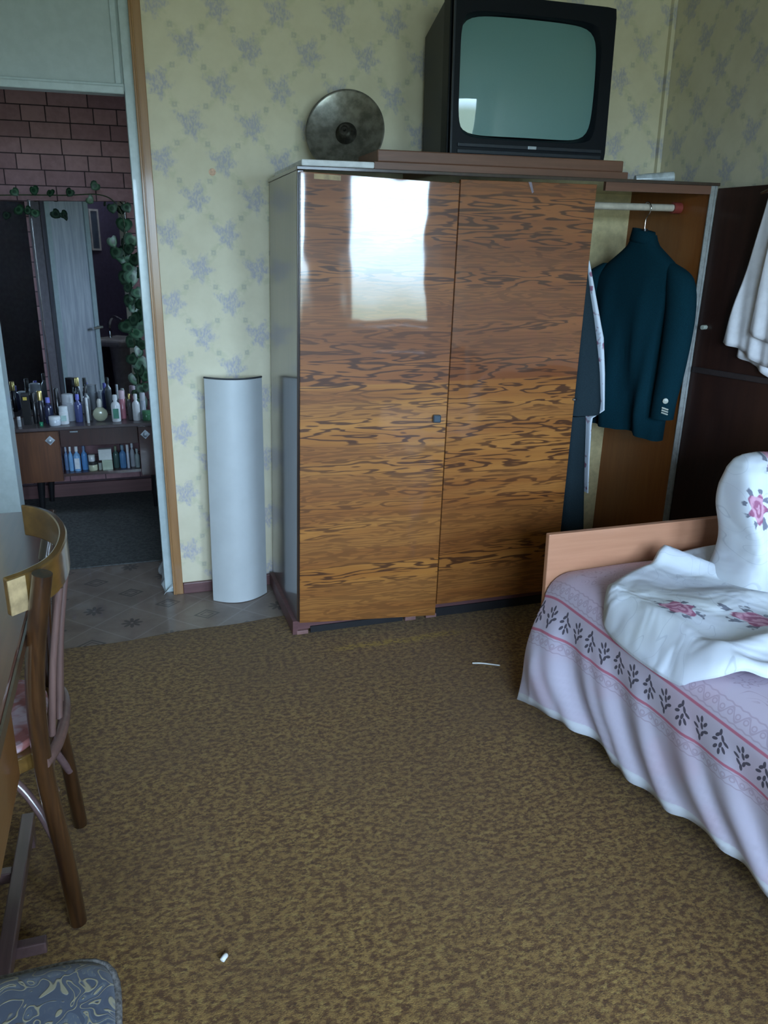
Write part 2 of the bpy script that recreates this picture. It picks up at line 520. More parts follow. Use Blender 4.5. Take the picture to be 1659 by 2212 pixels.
# dark leaf sprigs, alternating direction
cell = 0.066
uu = (u / cell)
odd = (uu.floor() * 0.5).frac().step(0.2, 0.3)
side = odd * 2 - 1
fu = (uu.frac() - 0.5) * cell
fv = (v - 0.054) * side
petal = None
for (lx, ly, la) in ((0.0, 0.026, 90), (-0.013, 0.016, 122), (0.013, 0.018, 55), (-0.002, 0.006, 75), (-0.017, -0.004, 150), (0.017, -0.002, 30), (-0.006, -0.015, 110), (0.010, -0.018, 50), (0.002, -0.030, 85)):
    ca, sa = cos(radians(la)), sin(radians(la))
    ex, ey = fu - lx, fv - ly
    p1 = (ex * ca + ey * sa) / 0.0100
    p2 = (ey * ca - ex * sa) / 0.0046
    e_ = (p1 * p1 + p2 * p2).step(1.15, 0.75)
    petal = e_ if petal is None else petal.max(e_)
# fine scroll lace either side of the two lines
def lace(c_, h):
    s = ((v - c_) / h)
    wv = (u * 2 * pi / 0.05).sin()
    ln = (s - wv * 0.55).abs().step(0.20, 0.08)
    ln = ln.max((s.abs() - 0.92 + wv * wv * 0.12).abs().step(0.12, 0.05))
    rf = ((u / 0.025).frac() - 0.5) * 0.025
    ring = ((rf * rf + (v - c_) * (v - c_)).sqrt() - 0.006).abs().step(0.0026, 0.001)
    return ln.max(ring) * s.abs().step(1.15, 1.0)
lc = lace(-0.034, 0.024).max(lace(0.134, 0.020))
# large scrolls on the top
sc = g.noise(u, v, 0.0, 13, 1.5, 0.5, 1.2)
scr = ((sc * 9).frac() - 0.5).abs().step(0.10, 0.05) * v.step(-0.075, -0.10)
blush = g.noise(u, v, 2.0, 6, 2).step(0.45, 0.65)
base = g.mix(v.step(-0.25, 0.20), (0.58, 0.48, 0.60), (0.57, 0.53, 0.66))
base = g.mix(blush * 0.35, base, (0.62, 0.44, 0.56))
c = g.mix(scr * 0.45, base, (0.33, 0.22, 0.32))
c = g.mix(lc * 0.42, c, (0.33, 0.22, 0.32))
c = g.mix(red * 0.85, c, (0.52, 0.12, 0.20))
c = g.mix(petal * 0.9, c, (0.055, 0.050, 0.075))
hem = v.step(0.332, 0.336)
c = g.mix(hem * 0.8, c, (0.66, 0.70, 0.76))
g.set(color=c, rough=0.9, spec=0.2)
g.bump(g.noise(u, v, 0, 900, 1), 0.0006, 0.4)
M_SPREAD = g.mat

def roseprint(name, roses):
    """white cotton with rose posies at given places (u, v, size)"""
    g = G(name)
    u, v, _ = g.uv()
    wob = g.noise(u, v, 0.0, 38, 2)
    c = g.mix(g.noise(u, v, 1.0, 5, 2).step(0.35, 0.7), (0.62, 0.66, 0.76), (0.68, 0.73, 0.79))
    vine = ((g.noise(u, v, 5.0, 7, 1, 0.5, 0.8) * 6).frac() - 0.5).abs().step(0.035, 0.012)
    c = g.mix(vine * 0.28, c, (0.30, 0.34, 0.44))
    for (cu, cv, sz) in roses:
        du, dv = (u - cu) / sz, (v - cv) / sz
        r = (du * du * 1.25 + dv * dv * 0.75 + du * dv * 0.5).sqrt()
        th = dv.atan2(du)
        rim = 0.62 + 0.12 * (th * 5 + 0.7).cos()
        leaf = ((r - 0.80 - (wob - 0.5) * 0.9).abs().step(0.22, 0.10)) * ((th * 8.0 + wob * 4).cos().step(0.1, 0.45))
        c = g.mix(leaf * 0.9, c, (0.13, 0.14, 0.20))
        body = (r / rim + (wob - 0.5) * 0.3).step(1.08, 0.95)
        sw = ((r * 2.7 + wob * 1.5 + (th * 3 + r * 4).cos() * 0.16).frac() - 0.5).abs().step(0.36, 0.10)
        rc = g.mix(sw, (0.60, 0.32, 0.44), (0.34, 0.10, 0.20))
        c = g.mix(body * 0.95, c, rc)
    g.set(color=c, rough=0.9, spec=0.2)
    wr = g.noise(u, v, 0.0, 6.5, 2, 0.45, 0.9)
    g.bump(wr, 0.026, 0.75)
    return g.mat

# blue and gold brocade of the stool
g = G('blue_gold_brocade')
x, y, z = g.pos()
q = g.noise(x, y, z, 21, 1.0, 0.5, 1.1)
vein = ((q * 7).frac() - 0.5).abs().step(0.13, 0.05)
fill = ((q * 7).floor() * 0.37).frac().step(0.45, 0.55)
hatch = g.noise(x * 300, y * 120, 0.0, 1, 1).step(0.55, 0.7)
c = g.mix(fill, (0.035, 0.048, 0.080), (0.060, 0.080, 0.115))
c = g.mix(hatch * fill * 0.5, c, (0.20, 0.19, 0.13))
c = g.mix(vein * 0.85, c, (0.27, 0.24, 0.145))
g.set(color=c, rough=0.7, sheen=0.2)
g.bump(vein, 0.0015, 0.6)
M_BROCADE = g.mat

# chair seat cover
g = G('rose_seat_cover')
x, y, z = g.pos()
q = g.noise(x, y, z, 24, 2, 0.5, 0.6)
g.set(color=g.mix(q.step(0.42, 0.6), (0.36, 0.13, 0.12), (0.52, 0.40, 0.44)), rough=0.6, coat=0.2)
M_SEAT = g.mat

g = G('crt_glass')
x, y, z = g.pos()
g.set(color=g.mix(g.noise(x, y, z, 600, 1), (0.105, 0.225, 0.225), (0.125, 0.26, 0.255)), rough=0.5, coat=1.0, coatrough=0.02, coatior=1.5)
M_CRT = g.mat
g = G('mirror_silver')
g.set(color=(0.72, 0.76, 0.78), rough=0.02, metal=1.0)
M_MIRROR = g.mat
g = G('clear_glass_ware')
g.set(color=(0.9, 0.92, 0.86), rough=0.03, trans=0.9, ior=1.45)
M_CLEAR = g.mat
g = G('pale_grey_door_veneer')
x, y, z = g.pos()
q = g.noise(x * 40, y * 40, z * 3, 1, 3, 0.6, 0.5)
g.set(color=g.mix(q.step(0.35, 0.7), (0.42, 0.44, 0.50), (0.60, 0.62, 0.66)), rough=0.5)
M_DOORPALE = g.mat
g = G('ivy_leaf_green')
x, y, z = g.obj()
rad = (x * x + z * z).sqrt()
g.set(color=g.mix((rad + (g.noise(x, y, z, 60, 1) - 0.5) * 0.01 - 0.018).abs().step(0.008, 0.003) * 0.55,
                  g.mix(g.rnd(), (0.004, 0.024, 0.010), (0.010, 0.048, 0.020)), (0.07, 0.16, 0.085)), rough=0.45)
M_LEAF = g.mat
g = G('flower_print_shirt')
x, y, z = g.pos()
q = g.noise(x, y, z, 26, 2)
g.set(color=g.mix(q.step(0.55, 0.65), (0.70, 0.76, 0.84), (0.34, 0.16, 0.24)), rough=0.9)
M_PRINTSHIRT = g.mat
# ================================================================ the setting
D = 3.379            # back wall of the room
XR = 2.359           # right wall
XL = -1.0            # left wall
HC = 2.62            # ceiling
HY = 5.07            # far wall of the hall
JR, JL = 0.066, -0.470    # clear door opening
struct('floor', box(-2.0, XR + 0.1, YR - 0.1, HY + 0.1, -0.1, 0.0), M_LINO, label='worn grey linoleum floor with star and rhombus print')
struct('ceiling', box(-2.0, XR + 0.1, YR - 0.3, HY + 0.1, HC, HC + 0.1), M_CEIL)
# back wall: left of the door, right of the door; the door bay is filled up to the ceiling by the transom
struct('wall_back', join(box(XL, -0.56, D, D + 0.14, 0, HC), box(0.108, XR, D, D + 0.14, 0, HC)), M_WALLX,
       label='cream wallpaper with mauve posies in a trellis')
struct('wall_right', box(XR, XR + 0.1, YR, D, 0, HC), M_WALLY, label='cream wallpaper with mauve posies on the shaded side wall')
struct('wall_left', box(XL - 0.1, XL, YR, D + 0.14, 0, HC), M_WALLY)
# window wall with two openings
wp = [box(XL, XR, YR - 0.3, YR, 0, 0.84), box(XL, XR, YR - 0.3, YR, 2.12, HC)]
xs = [XL, WINDOWS[0][0], WINDOWS[0][1], WINDOWS[1][0], WINDOWS[1][1], XR]
for a, b in ((0, 1), (2, 3), (4, 5)): wp.append(box(xs[a], xs[b], YR - 0.3, YR, 0.84, 2.12))
struct('wall_window', join(*wp), plain('rosy_window_wall', (0.36, 0.25, 0.23), 0.8))
for i, (x0, x1, z0, z1) in enumerate(WINDOWS):
    ya, yb = YR - 0.17, YR - 0.11
    t_ = 0.05
    fr = [box(x0, x0 + t_, ya, yb, z0, z1), box(x1 - t_, x1, ya, yb, z0, z1), box(x0 + t_, x1 - t_, ya, yb, z0, z0 + t_), box(x0 + t_, x1 - t_, ya, yb, z1 - t_, z1)]
    if i == 0: fr.append(box(0.20, 0.26, ya, yb, z0 + t_, z1 - t_))
    wn = struct('window_%d' % (i + 1), join(*fr), M_WINFRAME, label='white framed window in the wall behind the viewer')
    xa = [x0 + t_, 0.20, 0.26, x1 - t_] if i == 0 else [x0 + t_, x1 - t_]
    for k_ in range(0, len(xa), 2):
        struct('pane', box(xa[k_], xa[k_ + 1], YR - 0.142, YR - 0.138, z0 + t_, z1 - t_), M_GLASS, wn)
    struct('window_sill', box(x0 - 0.03, x1 + 0.03, YR - 0.10, YR + 0.12, z0 - 0.03, z0 - 0.001), M_WINFRAME, wn)

# door bay
o = struct('door_1', join(box(JR, 0.106, D + 0.022, D + 0.13, 0, HC), box(-0.56, JL, D + 0.006, D + 0.13, 0, HC),
                      box(JL, JR, D + 0.022, D + 0.13, 1.995, 2.022)), M_FRAME, label='pale blue painted door frame with closed panel above the opening', bevel=0.003)
struct('transom_panel', box(JL, JR, D + 0.045, D + 0.09, 2.022, HC), M_TRANSOM, o)
struct('moulding', box(JL, JR - 0.002, D + 0.010, D + 0.022, 1.985, 2.012), M_FRAME, o, bevel=0.004)
struct('moulding', box(JR - 0.030, JR - 0.008, D + 0.036, D + 0.0449, 2.022, HC), M_FRAME, o, bevel=0.003)
struct('trim_1', join(box(0.100, 0.142, D - 0.014, D - 0.0005, 0.0, HC), box(0.108, 0.114, D - 0.019, D - 0.014, 0.0, HC)), M_TRIM,
       label='ochre wooden architrave beside the doorway', bevel=0.002)
struct('baseboard_back', box(0.142, 0.56, D - 0.018, D - 0.0005, 0.0, 0.050), M_PLINTH, bevel=0.004, label='purple brown skirting board')
struct('trim_2', box(XR - 0.020, XR - 0.001, D - 0.022, D - 0.001, 0, HC), M_WALLX, label='wallpapered corner bead')

# hall beyond the doorway
hw = struct('wall_hall', box(-1.1, 1.3, HY, HY + 0.1, 0, HC), M_MORTAR, label='rose brick patterned hall wall')
bl = {}
for nm, wd in (('s', 0.205), ('h', 0.122)):
    bl[nm] = make_mesh('brick', box(-wd / 2 + 0.003, wd / 2 - 0.003, -0.005, 0.0, -0.037, 0.037), M_BRICK)
row, zc = 0, 0.135
while zc < 2.4:
    kind = 'h' if row % 3 == 1 else 's'
    wd = 0.205 if kind == 's' else 0.122
    off = (0.0, 0.04, 0.10)[row % 3] + (0.05 if row % 2 else 0)
    x_ = -1.02 + off
    while x_ < 0.42:
        ob = bpy.data.objects.new('brick', bl[kind]); C.objects.link(ob)
        ob.parent = hw; ob.location = (x_ + wd / 2, HY - 0.0003, zc)
        x_ += wd
    zc += 0.080; row += 1
struct('baseboard_hall', box(-1.0, 1.2, HY - 0.022, HY - 0.0055, 0, 0.085), M_PLINTH, label='violet skirting of the hall')
y0, y1, z0, z1 = ADDED_WIN
struct('wall_hall_right', join(box(1.2, 1.3, D + 0.14, y0, 0, HC), box(1.2, 1.3, y1, HY, 0, HC), box(1.2, 1.3, y0, y1, 0, z0), box(1.2, 1.3, y0, y1, z1, HC)), M_PLASTER)
wn = struct('window_3', join(box(1.25, 1.28, y0, y0 + 0.04, z0, z1), box(1.25, 1.28, y1 - 0.04, y1, z0, z1), box(1.25, 1.28, y0 + 0.04, y1 - 0.04, z0, z0 + 0.04), box(1.25, 1.28, y0 + 0.04, y1 - 0.04, z1 - 0.04, z1)), M_WINFRAME)  # added opening, out of view, that lights the hall and bathroom door leaf
struct('pane', box(1.263, 1.267, y0 + 0.04, y1 - 0.04, z0 + 0.04, z1 - 0.04), M_GLASS, wn)
struct('wall_hall_near', box(0.142, 1.2, D + 0.1405, D + 0.16, 0, HC), M_PLASTER)
struct('wall_hall_left', join(box(XL - 0.06, XL, 3.98, HY, 0, HC), box(XL - 0.06, XL, D + 0.141, 3.98, 2.02, HC)), M_PLASTER)
# bathroom seen only in the dressing mirror
struct('wall_bathroom', join(box(-1.98, -1.90, 2.0, 4.6, 0, HC), box(-1.90, XL - 0.1, 1.95, 2.0, 0, HC), box(-1.90, XL - 0.06, 4.5, 4.58, 0, HC)), M_PURPLE)
dl = struct('door_2', box(XL + 0.001, XL + 0.03, 3.99, 4.38, 0.01, 2.0), M_DOORPALE, label='pale grey bathroom door leaf', bevel=0.004)
struct('door_stile', box(XL + 0.0305, XL + 0.042, 3.99, 4.03, 0.01, 2.0), M_FRAME, dl)
struct('door_stile', box(XL + 0.0305, XL + 0.042, 4.34, 4.38, 0.01, 2.0), M_FRAME, dl)
struct('door_handle', join(tube([(XL + 0.031, 4.01, 0.93), (XL + 0.085, 4.01, 0.93)], 0.008), tube([(XL + 0.085, 4.01, 0.93), (XL + 0.085, 4.10, 0.925)], 0.009)), M_CHROME, dl, smooth=40)
t = thing('added_bath_lamp', 'added unseen lamp that brightens the bathroom for the dressing mirror', 'lamp', (-1.45, 3.10, HC))  # unseen globe added to light the bathroom that the mirror reflects
part('added_lamp_base', lathe([(0.06, HC - 0.02), (0.06, HC - 0.0005)], 20, (-1.45, 3.10, 0)), M_WHITEPL, t, smooth=40)
gb = G('added_glow_globe'); gb.set(color=(0.9, 0.9, 0.9), rough=0.4)
gb.b.inputs['Emission Color'].default_value = (0.80, 0.86, 1.0, 1); gb.b.inputs['Emission Strength'].default_value = 5.0
part('added_lamp_globe', lathe([(0.02, HC - 0.16), (0.07, HC - 0.13), (0.085, HC - 0.09), (0.07, HC - 0.045), (0.05, HC - 0.0205)], 24, (-1.45, 3.10, 0)), gb.mat, t, smooth=50)
t = thing('washbasin', 'small white washbasin with chrome tap reflected in the dressing mirror', 'washbasin', (-1.70, 2.90, 0.0))
part('basin', join(box(-1.899, -1.55, 2.72, 3.10, 0.66, 0.72)), M_WHITEPL, t, bevel=0.02)
part('pedestal', lathe([(0.09, 0), (0.07, 0.3), (0.09, 0.659)], 20, (-1.72, 2.90, 0)), M_WHITEPL, t, smooth=40)
part('tap', tube(spline([(-1.80, 2.92, 0.72), (-1.80, 2.92, 0.84), (-1.74, 2.93, 0.90), (-1.64, 2.94, 0.87)]), 0.016), M_CHROME, t, smooth=50)
t = thing('wall_picture', 'small white framed mirror on violet bathroom wall, seen in the dressing mirror', 'picture', (-1.899, 2.885, 1.60))
part('picture_frame', join(box(-1.899, -1.885, 2.83, 2.845, 1.44, 1.77), box(-1.899, -1.885, 2.925, 2.94, 1.44, 1.77), box(-1.899, -1.885, 2.845, 2.925, 1.44, 1.455), box(-1.899, -1.885, 2.845, 2.925, 1.755, 1.77)), M_WHITEPL, t)
part('picture_glass', box(-1.899, -1.890, 2.845, 2.925, 1.455, 1.755), plain('dim_blue_glass', (0.10, 0.14, 0.20), 0.1), t)

# floor coverings
o = part('hall_carpet', box(-0.99, 1.19, 3.80, HY - 0.025, 0.001, 0.007), M_HALLCARPET)
tag(o, 'dark charcoal carpet covering the hall floor beyond the doorway', 'carpet')
def cz(x_, y_): return 0.009 + 0.002 * sin(x_ * 9) * sin(y_ * 7)
nx, ny = 44, 60
def carpet_fn(a, b):
    x_ = XL + 0.01 + a * (XR - XL - 0.02)
    y1 = 2.955 + 0.062 * ((x_ + 0.31) / 0.83) + 0.008 * sin(x_ * 14)
    if x_ > 0.50: y1 = 3.018
    y_ = YR + 0.02 + b * (y1 - YR - 0.02)
    return (x_, y_, cz(x_, y_) if b < 1 else 0.0012)
vf = grid(carpet_fn, nx, ny)
o = part('carpet', vf, M_CARPET, smooth=60, recalc=False)
tag(o, 'mottled brown and olive carpet covering the room floor', 'carpet')
CARPET_Z = 0.0115

# ================================================================ wardrobe
K = 0.0252                                     # the old carcass has racked to the right
WX, WY, WW, WD, WH = 0.537, 2.81, 1.66, 0.545, 1.70
def rk(vf): return mp_(vf, lambda x_, y_, z_: (x_ + K * z_, y_, z_))
PZ = 0.0655
t = thing('wardrobe', 'three-door wardrobe with glossy figured veneer doors and the right compartment open', 'wardrobe', (WX + WW / 2, WY + WD / 2, CARPET_Z))
part('side_panel', rk(box(WX, WX + 0.022, WY, WY + WD, PZ, WH)), M_PANEL_DARK, t, bevel=0.002, label='dark glossy outer side panel')
o = part('side_panel', rk(box(WX + WW - 0.024, WX + WW - 0.012, WY + 0.001, WY + WD, PZ, WH)), M_INNER, t, label='orange brown inner face of the right side')
part('edge_strip', rk(box(WX + WW - 0.030, WX + WW, WY - 0.004, WY, PZ, WH)), M_EDGE, o, label='worn grey front edge')
part('outer_skin', rk(box(WX + WW - 0.0118, WX + WW, WY + 0.0005, WY + WD, PZ, WH)), M_PANEL_DARK, o)
part('edge_line', rk(box(WX + WW - 0.012, WX + WW - 0.008, WY - 0.007, WY - 0.004, PZ, WH)), M_EDGE, o)
part('partition', rk(box(1.088, 1.106, WY + 0.004, WY + WD - 0.006, PZ + 0.02, WH - 0.02)), M_INNER, t)
part('back_panel', rk(box(WX + 0.022, WX + WW - 0.024, WY + WD - 0.006, WY + WD, PZ, WH)), M_CREAM, t, label='cream hardboard back')
part('wardrobe_top', rk(box(WX - 0.004, WX + WW + 0.004, WY - 0.012, WY + WD, WH, WH + 0.012)), M_PANEL_DARK, t, bevel=0.002)
part('top_rail', rk(box(1.70, WX + WW - 0.030, WY - 0.004, WY + 0.012, WH - 0.030, WH)), M_BOARD, t)
part('wardrobe_bottom', rk(box(WX + 0.022, WX + WW - 0.024, WY + 0.002, WY + WD - 0.006, PZ, PZ + 0.02)), M_INNER, t)
part('hanging_rail', rk(tube([(1.107, 2.99, 1.628), (2.140, 2.99, 1.628)], 0.014, 14)), M_ROD, t, smooth=40, label='pale wooden hanging rail')
part('rail_socket', rk(tube([(2.136, 2.99, 1.628), (2.172, 2.99, 1.628)], 0.022, 16)), M_RED, t, smooth=40, label='dull red rail socket')
# plinth
bt = part('plinth', rk(join(box(WX + 0.005, WX + WW - 0.005, WY + 0.010, WY + 0.028, CARPET_Z + 0.016, PZ), box(WX + 0.02, WX + WW - 0.02, WY + WD - 0.03, WY + WD - 0.01, CARPET_Z + 0.016, PZ))), M_PLINTH, t)
part('plinth', rk(box(WX - 0.016, WX + 0.004, WY + 0.0, WY + WD - 0.02, CARPET_Z + 0.001, PZ + 0.004)), M_PLINTH, t)
part('gap_shade_strip', rk(box(WX + 0.055, 0.975, WY + 0.002, WY + 0.009, CARPET_Z, CARPET_Z + 0.026)), M_BLACK, t)  # black strips stand in for the shade in the gap under the wardrobe
part('gap_shade_strip', rk(box(1.12, WX + WW - 0.03, WY + 0.002, WY + 0.009, CARPET_Z, CARPET_Z + 0.036)), M_BLACK, t)
for fx in (WX - 0.001, 0.985, 1.075, WX + WW - 0.05):
    part('foot', rk(box(fx, fx + 0.046, WY - 0.004, WY + 0.03, CARPET_Z, CARPET_Z + 0.016)), M_FOOT, t, bevel=0.002)
# left door, slightly ajar and sagging
TH = radians(4.0)
def door1(vf):
    def f_(x_, y_, z_):
        dx, dy = x_ - (WX + 0.008), y_ - WY
        z2 = z_ - 0.022 * dx / 0.55
        return (WX + 0.008 + dx * cos(TH) + dy * sin(TH) + K * z2 + 0.0, WY + dy * cos(TH) - dx * sin(TH), z2)
    return mp_(vf, f_)
d_ = part('door', door1(box(WX + 0.008, WX + 0.558, WY - 0.022, WY - 0.003, PZ + 0.005, WH - 0.006)), M_VENEER, t, bevel=0.0015, label='left door standing slightly ajar')
part('knob', door1(join(box(1.040, 1.070, WY - 0.040, WY - 0.0222, 0.862, 0.892))), plain('blue_black_knob', (0.035, 0.055, 0.075), 0.3, coat=0.5), d_, bevel=0.005, label='square blue-black knob')
part('stain', door1(box(0.590, 0.680, WY - 0.0226, WY - 0.0222, 1.674, 1.690)), plain('old_glue_stain', (0.34, 0.24, 0.11), 0.5, var=0.3), d_)
# middle door, closed
d_ = part('door', rk(box(1.112, 1.652, WY - 0.022, WY - 0.003, PZ + 0.012, WH - 0.012)), M_VENEER2, t, bevel=0.0015, label='closed middle door')
part('knob', rk(lathe([(0.006, 0), (0.012, 0.004), (0.012, 0.010), (0.006, 0.014)], 16, (1.652, WY - 0.018, 0.888))), M_CHROME, d_, smooth=40, label='small round metal knob')
part('tape', rk(join(prism([(1.372, 1.688), (1.384, 1.688), (1.396, 1.655), (1.390, 1.650)], WY - 0.0228, WY - 0.0222, 'y'))), plain('old_tape', (0.24, 0.20, 0.24), 0.4), d_)
# right door, swung wide open
TH3 = radians(80)
HX, HYY = WX + WW - 0.004, WY - 0.006
def door3(vf):
    def f_(x_, y_, z_):     # x along the door from its hinge, y through the leaf (+ = lining side)
        ca, sa = cos(TH3), sin(TH3)
        return (HX + 0.004 + x_ * ca - y_ * sa * 1.0 + K * z_, HYY - x_ * sa - y_ * ca, z_)
    return mp_(vf, f_)
d_ = part('door', door3(box(0.0, 0.54, -0.019, 0.0, PZ + 0.01, WH - 0.008)), M_DOOR_IN, t, bevel=0.002, label='right door swung open, dark lining in view')
part('tie_bar', door3(box(0.015, 0.535, 0.003, 0.012, 0.985, 1.008)), plain('dark_tie_bar', (0.035, 0.026, 0.026), 0.4), d_, bevel=0.003, label='dark strap across the door lining')
part('knob', door3(join(tube([(0.042, 0.0, 1.168), (0.042, 0.022, 1.168)], 0.009, 14))), M_BUTTON, d_, smooth=40, label='pale peg near the hinge')

# things on top of the wardrobe
ZT = WH + 0.0125
def rs(x_): return x_ + K * WH
o = part('white_board', rk(box(0.550, 0.800, WY - 0.010, WY + 0.50, ZT, ZT + 0.020)), M_WHITEBOARD, bevel=0.004)
tag(o, 'chalky white board lying on the left end of the wardrobe top', 'board')
o = part('shelf_board', box(0.852, 1.850, WY + 0.022, WY + 0.27, ZT, ZT + 0.026), M_BOARD, bevel=0.002)
tag(o, 'lower brown board of the pair lying under the television', 'board')
o = part('shelf_board', box(0.868, 1.835, WY + 0.035, WY + 0.28, ZT + 0.0265, ZT + 0.066), M_BOARD, bevel=0.004)
tag(o, 'upper thicker brown board directly under the television', 'board')
Z2 = ZT + 0.067
# television
TX0, TX1, TY, TZ1 = 1.163, 1.800, 2.925, 2.296
t = thing('television', 'black tube television with greenish grey screen on top of the wardrobe', 'television', ((TX0 + TX1) / 2, TY + 0.2, Z2))
SXc, SZc = (1.199 + 1.738) / 2, (1.853 + 2.232) / 2
SW, SH = (1.738 - 1.199) / 2, (2.232 - 1.853) / 2
def sq(a, w_, h_, p=7.0):
    c_, s_ = cos(a), sin(a)
    r = (abs(c_) ** p + abs(s_) ** p) ** (-1 / p)
    return w_ * r * c_, h_ * r * s_
NB = 96
def bezel(u_, v_):
    a = 2 * pi * u_
    rows = [(0.0, 0.0), (0.012, 0.0), (0.8, 0.0), (0.86, 0.005), (1.0, 0.034)]
    k_ = rows[min(4, int(round(v_ * 4)))]
    ix, iz = sq(a, SW, SH)
    # outer rectangle
    c_, s_ = cos(a), sin(a)
    ow, oh = (TX1 - TX0) / 2, (TZ1 - Z2) / 2
    ixr, izr = sq(a, ow, oh, 60.0)
    ox, oz = (TX0 + TX1) / 2 + ixr, (Z2 + TZ1) / 2 + izr
    f_ = k_[0]
    return (ox * (1 - f_) + (SXc + ix) * f_, TY + k_[1], oz * (1 - f_) + (SZc + iz) * f_)
part('bezel', grid(bezel, NB, 4, True), M_TVBLACK, t, smooth=30)
def scr(u_, v_):
    a = 2 * pi * u_
    ix, iz = sq(a, SW + 0.002, SH + 0.002)
    ix, iz = ix * v_, iz * v_
    bul = 0.040 * (1 - 0.55 * (ix / SW) ** 2 - 0.45 * (iz / SH) ** 2)
    return (SXc + ix, TY + 0.034 - bul, SZc + iz)
part('screen', grid(scr, NB, 12, True), M_CRT, t, smooth=60, label='greenish grey curved glass')
part('housing', join(box(TX0 + 0.001, TX1 - 0.001, TY + 0.0355, TY + 0.10, Z2, TZ1 - 0.001),
     ([(TX0 + 0.004, TY + 0.10, Z2 + 0.002), (TX1 - 0.004, TY + 0.10, Z2 + 0.002), (TX1 - 0.004, TY + 0.10, TZ1 - 0.004), (TX0 + 0.004, TY + 0.10, TZ1 - 0.004),
       (TX0 + 0.045, TY + 0.41, Z2 + 0.002), (TX1 - 0.045, TY + 0.41, Z2 + 0.002), (TX1 - 0.045, TY + 0.41, TZ1 - 0.05), (TX0 + 0.045, TY + 0.41, TZ1 - 0.05)],
      [(0, 1, 2, 3), (4, 7, 6, 5), (0, 4, 5, 1), (1, 5, 6, 2), (2, 6, 7, 3), (3, 7, 4, 0)])), M_TVBLACK, t, bevel=0.004)
part('control_strip', box(TX0 + 0.028, TX1 - 0.02, TY - 0.006, TY - 0.0005, Z2 + 0.030, Z2 + 0.043), M_TVSTRIP, t, bevel=0.002)
part('control_strip', box(TX0 + 0.028, TX1 - 0.02, TY - 0.005, TY - 0.0005, Z2 + 0.008, Z2 + 0.022), M_TVSTRIP, t, bevel=0.002)
part('side_strip', box(TX0 - 0.001, TX0 + 0.006, TY - 0.004, TY - 0.0003, Z2, TZ1), M_TVSTRIP, t)
part('badge', box(1.470, 1.504, TY - 0.0085, TY - 0.006, Z2 + 0.031, Z2 + 0.042), M_SILVER, t, bevel=0.001, label='small silver maker badge')
# round metal lid
t = thing('metal_lid', 'round grey metal dish lid leaning on the wallpaper above the wardrobe', 'lid', (0.85, 3.16, ZT + 0.021))
axis = Vector((-0.41, -0.88, 0.24)).normalized()
q_ = axis.to_track_quat('Z', 'Y').to_matrix().to_4x4()
cl = Vector((0.850, 3.215, ZT + 0.021 + 0.1475))
mt_ = Matrix.Translation(cl) @ q_ @ Matrix.Diagonal((1.03, 1.03, 1.03, 1.0))
prof = [(0.030, -0.027), (0.045, -0.0255), (0.06, -0.023), (0.09, -0.0155), (0.12, -0.0065), (0.138, -0.0005), (0.143, 0.002), (0.147, 0.001), (0.147, -0.004), (0.12, -0.012), (0.06, -0.030), (0.004, -0.035)]
part('disc', xf(lathe(prof, 72), mt_), M_METAL, t, smooth=50)
part('boss', xf(lathe([(0.040, -0.0262), (0.036, -0.016), (0.026, -0.010), (0.022, 0.004), (0.020, 0.012), (0.013, 0.012), (0.012, 0.006), (0.006, 0.006), (0.004, 0.014), (0.001, 0.014)], 32), mt_), M_METAL_DK, t, smooth=50, label='dark tarnished central boss')
# roll of film at the right end
t_ = tube([(2.02, 3.04, ZT + 0.022), (2.06, 3.03, ZT + 0.024), (2.17, 3.00, ZT + 0.032)], [0.016, 0.021, 0.022], 18)
o = part('plastic_roll', t_, M_FILM, smooth=40)
tag(o, 'short roll of milky plastic film on the right end of the wardrobe top', 'roll')
# ================================================================ clothes in the wardrobe
AX = Vector((0.39, -0.92, 0)).normalized()        # along the shoulders, towards the viewer
BX = Vector((-0.92, -0.39, 0)).normalized()       # the side turned to the room
def garment(center):
    c0 = Vector(center)
    def f_(a, b, z_):
        p = c0 + AX * a + BX * b
        return (p.x, p.y, z_)
    return f_
J = garment((2.052, 2.985, 0))
def ipl(tab, z_):
    for (z0, *v0), (z1, *v1) in zip(tab, tab[1:]):
        if z0 <= z_ <= z1:
            t2 = (z_ - z0) / (z1 - z0)
            return [a + (b - a) * t2 for a, b in zip(v0, v1)]
    return list(tab[-1][1:] if z_ > tab[-1][0] else tab[0][1:])
t = thing('suit_jacket', 'dark teal jacket on a hanger in the open wardrobe compartment', 'jacket', (2.07, 2.99, 0.66))
